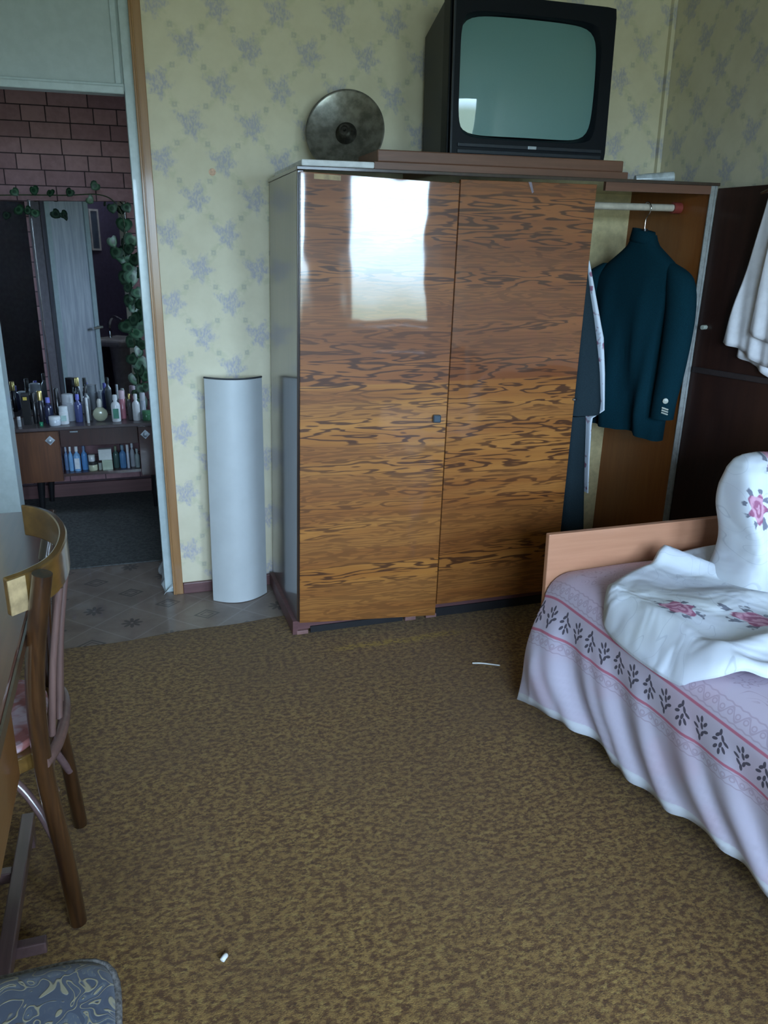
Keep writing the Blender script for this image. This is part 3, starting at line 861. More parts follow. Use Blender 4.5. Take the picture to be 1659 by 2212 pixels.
# z, half width far, half width near, half depth
JT = [(0.700, 0.205, 0.185, 0.055), (0.80, 0.21, 0.187, 0.065), (0.98, 0.205, 0.175, 0.060), (1.15, 0.20, 0.17, 0.062), (1.28, 0.213, 0.185, 0.065),
      (1.36, 0.203, 0.19, 0.058), (1.41, 0.155, 0.155, 0.050), (1.455, 0.095, 0.10, 0.044), (1.485, 0.060, 0.064, 0.040), (1.520, 0.050, 0.052, 0.036)]
def jbody(u_, v_):
    z_ = 0.700 + (1.520 - 0.700) * v_
    wf, wn_, dp = ipl(JT, z_)
    an = 2 * pi * u_
    c_, s_ = cos(an), sin(an)
    pw = 0.75
    a = (wn_ if c_ > 0 else wf) * abs(c_) ** pw * (1 if c_ > 0 else -1)
    b = dp * abs(s_) ** pw * (1 if s_ > 0 else -1)
    k_ = max(0.0, min(1.0, (1.40 - z_) / 0.6))
    if b > 0:
        b += 0.020 * k_ * sin(a * 34 + z_ * 4.5) + 0.010 * k_ * sin(a * 71 - z_ * 7)
        b += 0.012 * exp(-((a + 0.02 - (1.4 - z_) * 0.18) / 0.03) ** 2) * k_
    z2 = z_
    if v_ == 0: z2 = z_ - 0.055 * max(0, (a + 0.12)) / 0.3 + 0.05
    return J(a, b, z2)
part('jacket_body', grid(jbody, 64, 40, True), M_JACKET, t, smooth=70)
def ring_sleeve(path, tabr, n_=20, k_=6):
    P = spline(path, k_)
    R_ = spline([(r,) for r in tabr], k_)
    V = []
    for p, (r,) in zip(P, R_):
        for j in range(n_):
            an = 2 * pi * j / n_
            V.append((p[0] + r * cos(an), p[1] + r * 0.85 * sin(an), p[2]))
    m_ = len(P)
    Fc = [(i * n_ + j, i * n_ + (j + 1) % n_, (i + 1) * n_ + (j + 1) % n_, (i + 1) * n_ + j) for i in range(m_ - 1) for j in range(n_)]
    Fc += [tuple(range(n_)), tuple((m_ - 1) * n_ + i for i in range(n_))]
    return V, Fc
def sleeve(path, rr): 
    v, f_ = ring_sleeve(path, rr)
    return [J(*p) for p in v], f_
part('sleeve', sleeve([(0.140, 0.005, 1.412), (0.188, 0.010, 1.355), (0.214, 0.020, 1.22), (0.216, 0.038, 1.02), (0.207, 0.048, 0.88), (0.203, 0.050, 0.800)], [0.020, 0.056, 0.061, 0.056, 0.050, 0.049]), M_JACKET, t, smooth=60)
part('sleeve', sleeve([(-0.160, 0.005, 1.41), (-0.21, 0.008, 1.35), (-0.235, 0.015, 1.20), (-0.228, 0.03, 1.0), (-0.215, 0.035, 0.84)], [0.020, 0.055, 0.062, 0.056, 0.05]), M_JACKET, t, smooth=60)
for zz in (0.832, 0.842, 0.852):
    p0, p1 = J(0.222, 0.050 + 0.041, zz), J(0.244, 0.050 + 0.027, zz - 0.008)
    part('cuff_stripe', tube([p0, p1], 0.0034, 8), M_BUTTON, t, label='pale stripe on the cuff')
c_ = Vector(J(0.232, 0.050 + 0.036, 0.880))
nb = (BX + AX * 0.75).normalized()
part('cuff_button', xf(lathe([(0.002, -0.003), (0.011, -0.003), (0.011, 0.004), (0.002, 0.006)], 16), Matrix.Translation(c_) @ nb.to_track_quat('Z', 'Y').to_matrix().to_4x4()), M_BUTTON, t, label='pale round cuff button')
def collar(u_, v_):
    an = 2 * pi * u_
    w_ = 0.056 - 0.010 * v_; d2 = 0.040 - 0.006 * v_
    return J(w_ * cos(an), d2 * sin(an) + 0.004, 1.492 + 0.048 * v_ - 0.010 * cos(an))
part('collar', grid(collar, 32, 4, True), M_JACKET, t, smooth=60, solid=0.006)
hook = [J(0.0, 0, 1.53), J(0.0, 0, 1.565), J(0.002, 0.0, 1.585), J(0.016, 0, 1.605), J(0.020, 0, 1.630), J(0.002, 0, 1.6475), J(-0.017, 0, 1.634)]
part('hanger_hook', tube(spline(hook, 6), 0.0022, 8), M_CHROME, t, smooth=50, label='bright wire hanger hook')
part('hanger_neck', tube([J(0, 0, 1.505), J(0, 0, 1.545)], 0.012, 12), M_BLACKLEG, t, smooth=40)

# slate coat and trousers seen edge on beside the middle door
def slab(tab, y0, y1, z0, z1, fold, n_=40, m_=32):
    def f_(u_, v_):
        z_ = z0 + (z1 - z0) * v_
        xa, xb = ipl(tab, z_)
        an = 2 * pi * u_
        c_, s_ = cos(an), sin(an)
        xx = (xa + xb) / 2 + (xb - xa) / 2 * abs(c_) ** 0.6 * (1 if c_ > 0 else -1)
        yy = (y0 + y1) / 2 + (y1 - y0) / 2 * abs(s_) ** 0.6 * (1 if s_ > 0 else -1)
        return (xx + fold * sin(yy * 38 + z_ * 5) * (1 - v_) , yy + fold * sin(xx * 60 + z_ * 3) * 0.6, z_)
    v, fc = grid(f_, n_, m_, True)
    fc.append(tuple(range(n_))); fc.append(tuple(m_ * n_ + i for i in range(n_)))
    return v, fc
t = thing('coat', 'slate grey coat hanging edge on beside the middle wardrobe door', 'coat', (1.78, 3.02, 0.80))
part('coat_body', slab([(0.790, 1.690, 1.872), (0.86, 1.690, 1.872), (0.99, 1.690, 1.846), (1.20, 1.69, 1.792), (1.385, 1.69, 1.735), (1.50, 1.70, 1.735)], 2.845, 3.26, 0.812, 1.50, 0.006), M_COAT, t, smooth=60)
part('hanger_hook', tube(spline([(1.745, 2.99, 1.48), (1.745, 2.99, 1.62), (1.745, 3.0, 1.655), (1.745, 2.985, 1.668), (1.745, 2.972, 1.645)], 5), 0.003, 8), M_CHROME, t, smooth=50)
o = part('trousers', slab([(0.10, 1.70, 1.872), (0.31, 1.70, 1.850), (0.60, 1.70, 1.822), (0.78, 1.70, 1.808), (0.83, 1.70, 1.80)], 2.862, 3.20, 0.16, 0.806, 0.004), M_COAT, smooth=60)
tag(o, 'slate trousers hanging below the coat beside the middle wardrobe door', 'trousers')
o = part('shirt', slab([(0.46, 1.842, 1.853), (0.62, 1.828, 1.842), (0.77, 1.818, 1.838), (0.80, 1.822, 1.842), (0.815, 1.880, 1.894), (0.98, 1.855, 1.884), (1.12, 1.83, 1.866), (1.30, 1.775, 1.805), (1.42, 1.745, 1.765)], 2.90, 3.22, 0.46, 1.42, 0.003), M_PRINTSHIRT, smooth=60)
tag(o, 'white patterned shirt showing as a sliver behind the slate coat', 'shirt')

# white shirts on the open wardrobe door, only their left edge in view
def shirt_fn(tab, zt, zb, xo, amp, ph, slope=0.0):
    def f_(u_, v_):
        # v down, u from the wardrobe side (far) towards the viewer
        yf, yn = ipl(tab, zt + (zb - zt) * v_) if False else (None, None)
        z_ = zt + (zb - zt) * v_
        y0 = tab[0] + (tab[1] - tab[0]) * v_ ** 1.1
        y1 = tab[2]
        yy = y0 + (y1 - y0) * u_
        zz = z_ - slope * u_ * v_ + 0.006 * sin(yy * 40 + ph) * v_
        xx = 2.213 - xo + amp * v_ * sin(yy * 62 + ph) + amp * 0.5 * sin(yy * 120 + 2 * ph) * v_ + K * 1.3 + (2.81 - yy) * 0.176
        return (xx, yy, zz)
    return f_
t = thing('white_shirt', 'white shirt hanging on the open wardrobe door at the right edge', 'shirt', (2.25, 2.45, 1.05))
part('sleeve', grid(shirt_fn((2.515, 2.628, 2.40), 1.66, 1.128, 0.066, 0.006, 0.5, 0.085), 40, 30), M_SHIRT, t, smooth=70, solid=0.003)
part('sleeve', grid(shirt_fn((2.455, 2.500, 2.28), 1.66, 1.165, 0.084, 0.006, 1.9, 0.05), 40, 30), M_SHIRT, t, smooth=70, solid=0.003)
part('shirt_body', grid(shirt_fn((2.52, 2.572, 2.24), 1.66, 1.080, 0.040, 0.007, 2.7, 0.16), 40, 30), M_SHIRT, t, smooth=70, solid=0.003)
part('hanger', tube(spline([(2.20, 2.52, 1.655), (2.22, 2.42, 1.69), (2.235, 2.38, 1.70), (2.24, 2.36, 1.69), (2.25, 2.26, 1.655)], 5), 0.006, 8), M_CHAIRWOOD, t, smooth=50)
part('hanger_hook', tube(spline([(2.235, 2.38, 1.70), (2.24, 2.38, 1.725), (2.262, 2.38, 1.735), (2.285, 2.38, 1.728), (2.296, 2.38, 1.712)], 5), 0.0025, 8), M_CHROME, t, smooth=50)

# ================================================================ bed
BZ = 0.47                                           # top of mattress
t = thing('bed', 'low bed with a plain tan footboard, covered by the lilac spread', 'bed', (1.78, 1.10, CARPET_Z))
part('footboard', box(1.212, 2.335, 2.100, 2.122, 0.10, 0.604), M_FOOTBOARD, t, bevel=0.003, label='plain tan footboard')
part('mattress', box(1.30, 2.335, 0.20, 2.085, 0.26, BZ), plain('striped_ticking', (0.45, 0.42, 0.38), 0.9), t, bevel=0.04)
part('bed_frame', box(1.32, 2.33, 0.20, 2.099, 0.17, 0.259), M_BOARD, t, bevel=0.004)
part('headboard', box(1.212, 2.335, 0.165, 0.19, 0.10, 0.80), M_FOOTBOARD, t, bevel=0.003)
for (a, b) in ((1.36, 0.25), (2.27, 0.25), (1.36, 2.03), (2.27, 2.03)):
    part('leg', box(a - 0.025, a + 0.025, b - 0.025, b + 0.025, CARPET_Z, 0.169), M_BOARD, t)
# bedspread
HEM = [(0.20, 1.29), (1.10, 1.268), (1.42, 1.246), (1.67, 1.236), (1.88, 1.196), (2.02, 1.140), (2.085, 1.134)]
NY, NS = 150, 74
RR, ZTOP = 0.085, BZ + 0.020
LSIDE = 0.345
arc = RR * pi / 2
FOLDS = [(1.545, 0.020, 0.016), (1.70, 0.026, 0.020), (1.79, 0.018, 0.014), (1.93, 0.030, 0.030), (1.36, 0.022, 0.017), (1.22, 0.025, 0.017), (1.05, 0.020, 0.016), (0.85, 0.025, 0.018), (0.6, 0.03, 0.018), (2.03, 0.026, 0.018)]
def spread(u_, v_):
    y_ = 0.22 + (2.092 - 0.22) * (1 - (1 - u_) ** 1.25)
    xe = 1.208 + 0.030 * (2.05 - y_)
    total = (2.325 - xe - RR) + arc + LSIDE
    s = v_ * total
    top = 2.325 - xe - RR
    lift = 0.012 * sin(y_ * 5 + s * 4) + 0.006 * sin(y_ * 13 - s * 9)
    endk = max(0.0, (y_ - 1.98) / 0.11)
    if s <= top:
        x_, z_ = 2.325 - s, ZTOP + lift * min(1, s / 0.2) * 0.6 - 0.02 * endk ** 2
    elif s <= top + arc:
        an = (s - top) / RR
        x_, z_ = xe + RR - RR * sin(an), ZTOP - RR + RR * cos(an) + lift * 0.6 * (1 - an / (pi / 2)) - 0.02 * endk ** 2
    else:
        d = s - top - arc
        k_ = d / LSIDE
        hx = ipl([(a, b) for a, b in HEM], y_)[0]
        x_ = xe + (hx - xe) * k_ ** 0.9
        z_ = ZTOP - RR - d - 0.02 * endk ** 2
        q = y_ + 0.42 * d * (0.4 + k_) - 0.05
        f_ = 0
        for (c_, wd, am) in FOLDS:
            dd = (q - c_) / wd
            f_ += am * (1 / (1 + exp(-dd * 2.6)) - 1 / (1 + exp(-(dd - 3.2) * 1.1)))
        x_ -= f_ * min(1, k_ * 1.6) * 1.6
        z_ += 0.016 * k_ * sin(y_ * 11 + 0.5) + 0.012 * k_ + 0.025 * k_ * max(0, min(1, (1.75 - y_) / 0.6))
    return (x_, y_, z_)
vf = grid(spread, NY, NS)
uvs = []
for j in range(NS + 1):
    for i in range(NY + 1):
        u_, v_ = i / NY, j / NS
        y_ = 0.22 + (2.092 - 0.22) * (1 - (1 - u_) ** 1.25)
        xe = 1.208 + 0.030 * (2.05 - y_)
        top = 2.325 - xe - RR
        s = v_ * (top + arc + LSIDE)
        uvs.append((y_, s - top - 0.118))
o = part('bedspread', vf, M_SPREAD, smooth=80, uv=uvs, solid=0.003, recalc=False)
tag(o, 'lilac printed bedspread with red lines and dark leaf border hanging over bed side', 'bedspread')

# white rose-print cloth thrown over the bed
BOUND = [(1.200, 1.70), (1.195, 1.59), (1.210, 1.48), (1.248, 1.385), (1.30, 1.335), (1.38, 1.300), (1.55, 1.275), (1.85, 1.26), (2.12, 1.26), (2.29, 1.30),
         (2.31, 1.60), (2.30, 1.95), (2.12, 2.055), (1.85, 2.055), (1.66, 2.035), (1.52, 1.985), (1.40, 1.935), (1.29, 1.865), (1.222, 1.785)]
bp = spline(BOUND + [BOUND[0]], 8)[:-1]
NB2, NR = len(bp), 26
cx, cy = 1.70, 1.66
def clothz(x_, y_, r):
    zb = ZTOP + 0.010
    xe = 1.208 + 0.030 * (2.05 - y_)
    dx = (xe + RR) - x_
    if dx > 0: zb -= RR - sqrt(max(0.0, RR * RR - min(dx, RR * 0.98) ** 2))
    hgt = 0.026 + (0.014 * sin(x_ * 9 + y_ * 5) + 0.008 * sin(y_ * 23 - x_ * 8)) * max(0.15, 1 - r ** 3)
    hgt += 0.010 * exp(-((r - 0.955) / 0.03) ** 2)
    hgt += 0.050 * exp(-(((x_ - 1.62) * 0.75 + (y_ - 1.92) * 0.66) / 0.028) ** 2) * exp(-((x_ - 1.5) / 0.25) ** 2)
    rk_ = 1 - min(1, r) ** 5
    hgt += rk_ * 0.030 * exp(-(((y_ - 1.40) + (x_ - 1.5) * 0.06) / 0.035) ** 2)
    hgt += 0.016 * exp(-(((x_ - 1.275) - (1.7 - y_) * 0.1) / 0.03) ** 2) * (1 if y_ < 1.86 else 0.5)
    hgt += rk_ * 0.045 * exp(-(((x_ - 1.72) * 0.5 + (y_ - 1.62) * 0.9) / 0.05) ** 2) * exp(-((x_ - 1.85) / 0.22) ** 2)
    return zb + max(0.014, hgt)
V, Fc, UV = [], [], []
for j in range(NR + 3):
    for i in range(NB2):
        bx_, by_ = bp[i][0], bp[i][1]
        if j <= NR:
            r = (j / NR) ** 0.85
            x_, y_ = cx + (bx_ - cx) * r, cy + (by_ - cy) * r
            z_ = clothz(x_, y_, r)
            if r > 0.9: z_ -= 0.010 * ((r - 0.9) / 0.1) ** 2
        else:
            k_ = j - NR
            r = 1 - 0.004 * k_
            x_, y_ = cx + (bx_ - cx) * r, cy + (by_ - cy) * r
            z_ = clothz(x_, y_, 1) - 0.010 - 0.007 * k_
        V.append((x_, y_, z_)); UV.append((x_, y_))
for j in range(NR + 2):
    for i in range(NB2):
        k_ = (i + 1) % NB2
        Fc.append((j * NB2 + i, j * NB2 + k_, (j + 1) * NB2 + k_, (j + 1) * NB2 + i))
M_ROSE1 = roseprint('white_rose_print_cloth', [(1.355, 1.640, 0.060), (1.535, 1.530, 0.095), (1.93, 1.45, 0.08)])
o = part('rose_print_cloth', (V, Fc), M_ROSE1, smooth=80, uv=UV, recalc=True)
tag(o, 'crumpled white rose-print cloth lying on the bed in front of the pillow', 'cloth')

# upright pillow wrapped in the same cloth
PC = (2.000, 1.850, 0.70)
PT = [(0.500, 0.345, 0.165), (0.56, 0.338, 0.150), (0.64, 0.334, 0.138), (0.72, 0.328, 0.125), (0.79, 0.322, 0.108), (0.84, 0.312, 0.085), (0.868, 0.296, 0.060), (0.882, 0.26, 0.035), (0.887, 0.16, 0.012)]
def pil(u_, v_):
    z_ = 0.500 + 0.387 * (1 - (1 - v_) ** 1.5)
    hx, hy = ipl(PT, z_)
    ax_, ay_ = sq(2 * pi * u_, hx, hy, 3.6)
    x_, y_ = PC[0] + ax_, PC[1] + ay_ + 0.24 * (z_ - 0.70)
    k_ = 1 - v_ ** 2
    if ay_ < 0.02:
        y_ += k_ * (0.022 * sin(x_ * 34 + z_ * 6) + 0.014 * sin(x_ * 67 - z_ * 11 + 1))
    x_ += k_ * 0.014 * sin(z_ * 24 + 2.2) * (-1 if ax_ < 0 else 0.3)
    z_ += 0.010 * sin(x_ * 16) * v_ - 0.020 * v_ * max(0, (1.80 - x_) / 0.12)
    return (x_, y_, z_)
vf = grid(pil, 110, 40, True)
vf = (vf[0], vf[1] + [tuple(40 * 110 + i for i in range(110)), tuple(range(110))])
UV = [(x_ - 0.5 * (y_ - PC[1]), z_) for x_, y_, z_ in vf[0]]
M_ROSE2 = roseprint('white_rose_print_pillow', [(1.735, 0.748, 0.050), (1.80, 0.865, 0.046), (1.97, 0.70, 0.06), (1.99, 0.84, 0.055)])
o = part('pillow', vf, M_ROSE2, smooth=80, uv=UV)
tag(o, 'upright pillow wrapped in white rose-print cotton at the right edge', 'pillow')

# ================================================================ curved white sheet by the wall
def panel_fn(u_, v_):
    a = (u_ - 0.5) * 2
    bul = 0.062 * (1 - a * a)
    x_ = 0.398 + 0.118 * a - 0.020 * (1 - v_) 
    y0 = 3.262 + 0.010 * a
    y_ = y0 - bul + 0.045 * v_
    return (x_, y_, 0.0025 + 0.948 * v_ - 0.004 * a * v_)
vf1 = grid(panel_fn, 24, 12)
back = [(x_ , y_ + 0.012, z_) for x_, y_, z_ in vf1[0]]
nV = len(vf1[0])
Fc = list(vf1[1]) + [tuple(reversed([i + nV for i in q])) for q in vf1[1]]
wv = 25
bord = list(range(0, 25)) + [25 * (j + 1) - 1 for j in range(1, 13)] + [25 * 12 + i for i in range(23, -1, -1)] + [25 * j for j in range(11, 0, -1)]
for a, b in zip(bord, bord[1:] + bord[:1]): Fc.append((a, b, b + nV, a + nV))
t = thing('curved_panel', 'white curved metal sheet standing against the wallpaper beside the wardrobe', 'panel', (0.39, 3.22, 0.0012))
part('sheet', (vf1[0] + back, Fc), M_WHITEPANEL, t, smooth=40)
rim = [panel_fn(i / 24, 1.0) for i in range(25)]
part('rim', tube([(x_, y_ + 0.006, z_ + 0.003) for x_, y_, z_ in rim], 0.004, 6), plain('dark_rim', (0.05, 0.055, 0.06), 0.5), t, label='thin dark top rim')

# small marks and scraps
o = part('sticker', tube([(0.365, D - 0.0005, 1.732), (0.365, D - 0.002, 1.732)], 0.0135, 20), M_STICKER)
tag(o, 'round salmon sticker on the wallpaper left of the wardrobe', 'sticker')
def scrap(name, label, cat, pts, r, mat_):
    o_ = part(name, tube(spline(pts, 4), r, 8), mat_, smooth=50)
    tag(o_, label, cat)
scrap('paper_scrap', 'small pale scrap of paper on the carpet near the stool', 'scrap', [(0.079, 1.352, 0.017), (0.085, 1.358, 0.019), (0.090, 1.366, 0.016)], [0.003] + [0.0058] * 7 + [0.004], M_WHITEPL)
scrap('thin_stick', 'thin pale stick lying on the carpet before the wardrobe', 'stick', [(1.105, 2.395, 0.0155), (1.14, 2.385, 0.015), (1.195, 2.352, 0.015)], 0.0028, M_WHITEPL)
# curled film at the foot of the door frame
def film(u_, v_):
    y_ = 3.375 + 0.40 * v_
    x_ = 0.107 - 0.02 * v_ + (0.030 * u_ - 0.040 * (1 - v_) * 0)
    z_ = 0.004 + 0.055 * (1 - u_) * (0.55 + 0.45 * sin(v_ * 3.0)) + 0.008 * sin(v_ * 21 + u_ * 3)
    return (0.098 - 0.040 * u_ - 0.008 * v_ + 0.006 * sin(v_ * 15), 3.365 + 0.40 * v_, max(0.003, z_))
o = part('plastic_film', grid(film, 8, 30), M_FILM, smooth=70, solid=0.0012)
tag(o, 'crumpled strip of milky film along the foot of the door frame', 'film')
# ================================================================ chair tucked against the table
ZC = CARPET_Z
t = thing('bentwood_chair', 'worn bentwood chair with curved back rail and rose seat beside the table', 'chair', (-0.42, 1.70, ZC))
near = [(-0.213, 1.548, ZC + 0.008), (-0.222, 1.540, 0.22), (-0.236, 1.528, 0.45), (-0.226, 1.516, 0.66), (-0.187, 1.497, 0.872)]
far = [(-0.223, 1.885, ZC + 0.008), (-0.232, 1.868, 0.22), (-0.246, 1.850, 0.45), (-0.242, 1.89, 0.66), (-0.215, 1.94, 0.80)]
part('leg', tube(spline(near, 6), [0.0185 + 0.0 * i for i in range(25)], 14), M_CHAIRWOOD, t, smooth=50)
part('leg', tube(spline(far, 6), [0.0175] * 25, 14), M_CHAIRWOOD, t, smooth=50)
for (a, b) in ((-0.60, 1.575), (-0.60, 1.845)):
    part('leg', tube([(a - 0.02, b + (0.015 if b > 1.7 else -0.015), ZC + 0.004), (a, b, 0.43)], [0.015, 0.019], 12), M_CHAIRWOOD, t, smooth=50)
# curved back rail
RAIL = spline([(-0.246, 1.488), (-0.208, 1.522), (-0.172, 1.585), (-0.158, 1.68), (-0.163, 1.78), (-0.190, 1.88), (-0.226, 1.94), (-0.262, 1.975)], 6)
V, Fc = [], []
for i, (a, b) in enumerate(RAIL):
    p0 = RAIL[max(0, i - 1)]; p1 = RAIL[min(len(RAIL) - 1, i + 1)]
    d = Vector((p1[0] - p0[0], p1[1] - p0[1], 0)).normalized()
    nrm = Vector((-d.y, d.x, 0))                     # towards the seat
    for (o_, z_) in ((0, 0.796), (0, 0.868), (0.016, 0.872), (0.016, 0.796)):
        V.append((a + nrm.x * o_, b + nrm.y * o_, z_ + (0 if z_ < 0.85 else 0)))
m_ = len(RAIL)
for i in range(m_ - 1):
    for j in range(4):
        k_ = (j + 1) % 4
        Fc.append((i * 4 + j, i * 4 + k_, (i + 1) * 4 + k_, (i + 1) * 4 + j))
Fc += [(0, 1, 2, 3), tuple((m_ - 1) * 4 + j for j in (3, 2, 1, 0))]
rl = part('back_rail', (V, Fc), M_RAILWOOD, t, bevel=0.003, smooth=40, label='curved yellow-brown back rail')
part('chipped_veneer', xf(box(-0.018, 0.018, -0.0015, 0.0015, -0.033, 0.036), Matrix.Translation((-0.2325, 1.4965, 0.832)) @ Matrix.Rotation(radians(41), 4, 'Z')), plain('bare_veneer', (0.34, 0.24, 0.12), 0.5, var=0.3), rl, label='pale bare patch at the rail end')
# spindles between rail and seat hoop
for (a, b, c_, d_) in ((-0.172, 1.600, -0.222, 1.600), (-0.166, 1.690, -0.212, 1.665), (-0.169, 1.765, -0.214, 1.735), (-0.190, 1.850, -0.228, 1.80)):
    part('spindle', tube(spline([(c_, d_, 0.468), ((a + c_) / 2 - 0.004, (b + d_) / 2, 0.64), (a, b, 0.80)], 5), 0.0075, 10), M_SPINDLE, t, smooth=50)
hoop = [(-0.232, 1.515, 0.458), (-0.212, 1.58, 0.458), (-0.204, 1.68, 0.458), (-0.212, 1.78, 0.458), (-0.238, 1.85, 0.458)]
part('seat_hoop', tube(spline(hoop, 6), 0.013, 10), M_SPINDLE, t, smooth=50)
def srect(n_, hx, hy, p): return [sq(2 * pi * i / n_, hx, hy, p) for i in range(n_)]
cxs, cys = -0.425, 1.695
part('seat_frame', prism([(cxs + a, cys + b) for a, b in srect(40, 0.205, 0.178, 3.2)], 0.425, 0.462, 'z'), M_RAILWOOD, t, smooth=40, bevel=0.003)
part('seat', join(*[prism([(cxs - 0.004 + a, cys + b) for a, b in srect(40, 0.190, 0.168, 3.2)], 0.4625, 0.480, 'z')]), M_SEAT, t, smooth=40, bevel=0.006, label='rose patterned seat cover')
part('brace', tube(spline([(-0.224, 1.545, 0.20), (-0.262, 1.575, 0.30), (-0.31, 1.60, 0.372), (-0.38, 1.60, 0.418)], 6), 0.0095, 10), M_TABLELEG, t, smooth=50, label='bent brace under the seat')
part('brace', tube(spline([(-0.229, 1.86, 0.20), (-0.262, 1.83, 0.30), (-0.31, 1.81, 0.372), (-0.38, 1.80, 0.418)], 6), 0.0095, 10), M_TABLELEG, t, smooth=50)
part('stretcher', tube(spline([(-0.226, 1.555, 0.36), (-0.245, 1.66, 0.345), (-0.242, 1.77, 0.345), (-0.243, 1.842, 0.36)], 5), 0.010, 10), M_SPINDLE, t, smooth=50)

# ================================================================ table at the left edge
t = thing('table', 'glossy dark red-brown table at the left edge behind the chair', 'table', (-0.62, 1.70, ZC))
part('table_top', box(-0.985, -0.236, 1.13, 2.31, 0.728, 0.752), M_TABLE, t, bevel=0.004)
part('edge_band', box(-0.2355, -0.231, 1.13, 2.31, 0.727, 0.749), M_PANEL_DARK, t)
part('hanging_panel', prism([(1.13, 0.50), (1.425, 0.50), (1.432, 0.652), (1.13, 0.705)], -0.276, -0.262, 'x'), M_TABLEPANEL, t, bevel=0.002, label='orange-brown panel under the table top')
part('apron', box(-0.95, -0.935, 1.16, 2.28, 0.62, 0.7275), M_TABLE, t)
for (a, b) in ((-0.95, 1.16), (-0.95, 2.26), (-0.66, 2.26)):
    part('leg', box(a - 0.02, a + 0.02, b - 0.02, b + 0.02, ZC, 0.7275), M_TABLELEG, t, bevel=0.003)
fr = part('gate_frame', join(box(-0.355, -0.325, 1.35, 1.872, 0.060, 0.092)), M_TABLELEG, t, bevel=0.003, label='violet-brown low runner')
part('cross_bar', box(-0.56, -0.356, 1.665, 1.690, 0.060, 0.088), M_TABLELEG, fr, bevel=0.003)
part('cross_bar', box(-0.56, -0.270, 1.466, 1.490, 0.030, 0.0595), M_TABLELEG, fr, bevel=0.003)
part('upright', box(-0.585, -0.5605, 1.42, 1.455, ZC, 0.7275), M_TABLELEG, fr)
part('upright', box(-0.585, -0.5605, 1.66, 1.695, ZC, 0.7275), M_TABLELEG, fr)
part('foot', box(-0.352, -0.328, 1.36, 1.39, ZC, 0.0598), M_TABLELEG, fr)
part('foot', box(-0.352, -0.328, 1.835, 1.865, ZC, 0.0598), M_TABLELEG, fr)
part('panel_batten', box(-0.300, -0.277, 1.14, 1.16, 0.52, 0.7275), M_TABLELEG, t)
part('panel_batten', box(-0.300, -0.277, 1.395, 1.415, 0.52, 0.7275), M_TABLELEG, t)

# ================================================================ stool in the lower left corner
t = thing('stool', 'low stool upholstered in blue brocade with gold leaf outlines', 'stool', (-0.28, 0.85, ZC))
sx0, sx1, sy0, sy1, szt = -0.47, -0.092, 0.63, 1.018, 0.45
scx, scy = (sx0 + sx1) / 2, (sy0 + sy1) / 2
def cush(u_, v_):
    a = 2 * pi * u_
    rows = [(0.0, 0.004), (0.3, 0.0035), (0.6, 0.002), (0.85, -0.001), (0.94, -0.005), (0.985, -0.013), (1.0, -0.024), (1.0, -0.048), (0.985, -0.058)]
    r, dz = rows[int(round(v_ * 8))]
    ix, iy = sq(a, (sx1 - sx0) / 2, (sy1 - sy0) / 2, 7.0)
    return (scx + ix * r, scy + iy * r, szt + dz)
part('cushion', grid(cush, 80, 8, True), M_BROCADE, t, smooth=70, label='blue and gold brocade cushion')
pth = [sq(2 * pi * i / 80, (sx1 - sx0) / 2 + 0.001, (sy1 - sy0) / 2 + 0.001, 7.0) for i in range(81)]
part('piping', tube([(scx + a, scy + b, szt - 0.018) for a, b in pth], 0.0055, 8), plain('twisted_piping', (0.13, 0.125, 0.125), 0.6, var=0.6, scale=160), t, smooth=60)
part('seat_frame', prism([(scx + a * 0.95, scy + b * 0.95) for a, b in srect(48, (sx1 - sx0) / 2, (sy1 - sy0) / 2, 7.0)], szt - 0.11, szt - 0.0585, 'z'), M_CHAIRWOOD, t, smooth=30)
for (a, b) in ((sx0 + 0.05, sy0 + 0.05), (sx1 - 0.05, sy0 + 0.05), (sx0 + 0.05, sy1 - 0.05), (sx1 - 0.05, sy1 - 0.05)):
    part('leg', lathe([(0.013, 0), (0.020, szt - 0.111 - ZC)], 14, (a, b, ZC)), M_CHAIRWOOD, t, smooth=40)

# ================================================================ dressing table in the hall
HZ = 0.0075
t = thing('dressing_table', 'walnut dressing table with open middle shelf in the dark hall', 'dressing table', (-0.28, 4.84, HZ))
DX0, DX1, DY0, DY1 = -0.690, 0.165, 4.62, 5.02
part('table_top', box(DX0 - 0.01, DX1 + 0.01, DY0 - 0.012, DY1, 0.506, 0.524), M_DRESSTOP, t, bevel=0.003)
cb = part('cabinet', join(box(DX0, -0.402, DY0 + 0.014, DY1, 0.215, 0.5055)), M_DRESSER2, t)
dd = part('door', box(DX0, -0.404, DY0, DY0 + 0.0135, 0.217, 0.500), M_DRESSER, cb, bevel=0.003)
def knob_at(x_, y_, z_, par):
    V = [(x_ + 0.026 * cos(pi / 2 * i), y_ - 0.004, z_ + 0.026 * sin(pi / 2 * i)) for i in range(4)] + [(x_ + 0.026 * cos(pi / 2 * i), y_ - 0.0005, z_ + 0.026 * sin(pi / 2 * i)) for i in range(4)]
    vf = (V, [(0, 1, 2, 3), (7, 6, 5, 4), (0, 4, 5, 1), (1, 5, 6, 2), (2, 6, 7, 3), (3, 7, 4, 0)])
    kn = xf(lathe([(0.006, 0), (0.014, 0.006), (0.014, 0.012), (0.005, 0.018)], 18), Matrix.Translation((x_, y_ - 0.004, z_)) @ Matrix.Rotation(radians(90), 4, 'X'))
    part('knob', join(vf, kn), M_SILVER, par, smooth=35, label='silver diamond-backed knob')
knob_at(-0.450, DY0, 0.452, dd)
cb2 = part('cabinet', join(box(0.012, DX1, DY0 + 0.014, DY1, 0.215, 0.5055)), M_DRESSER2, t)
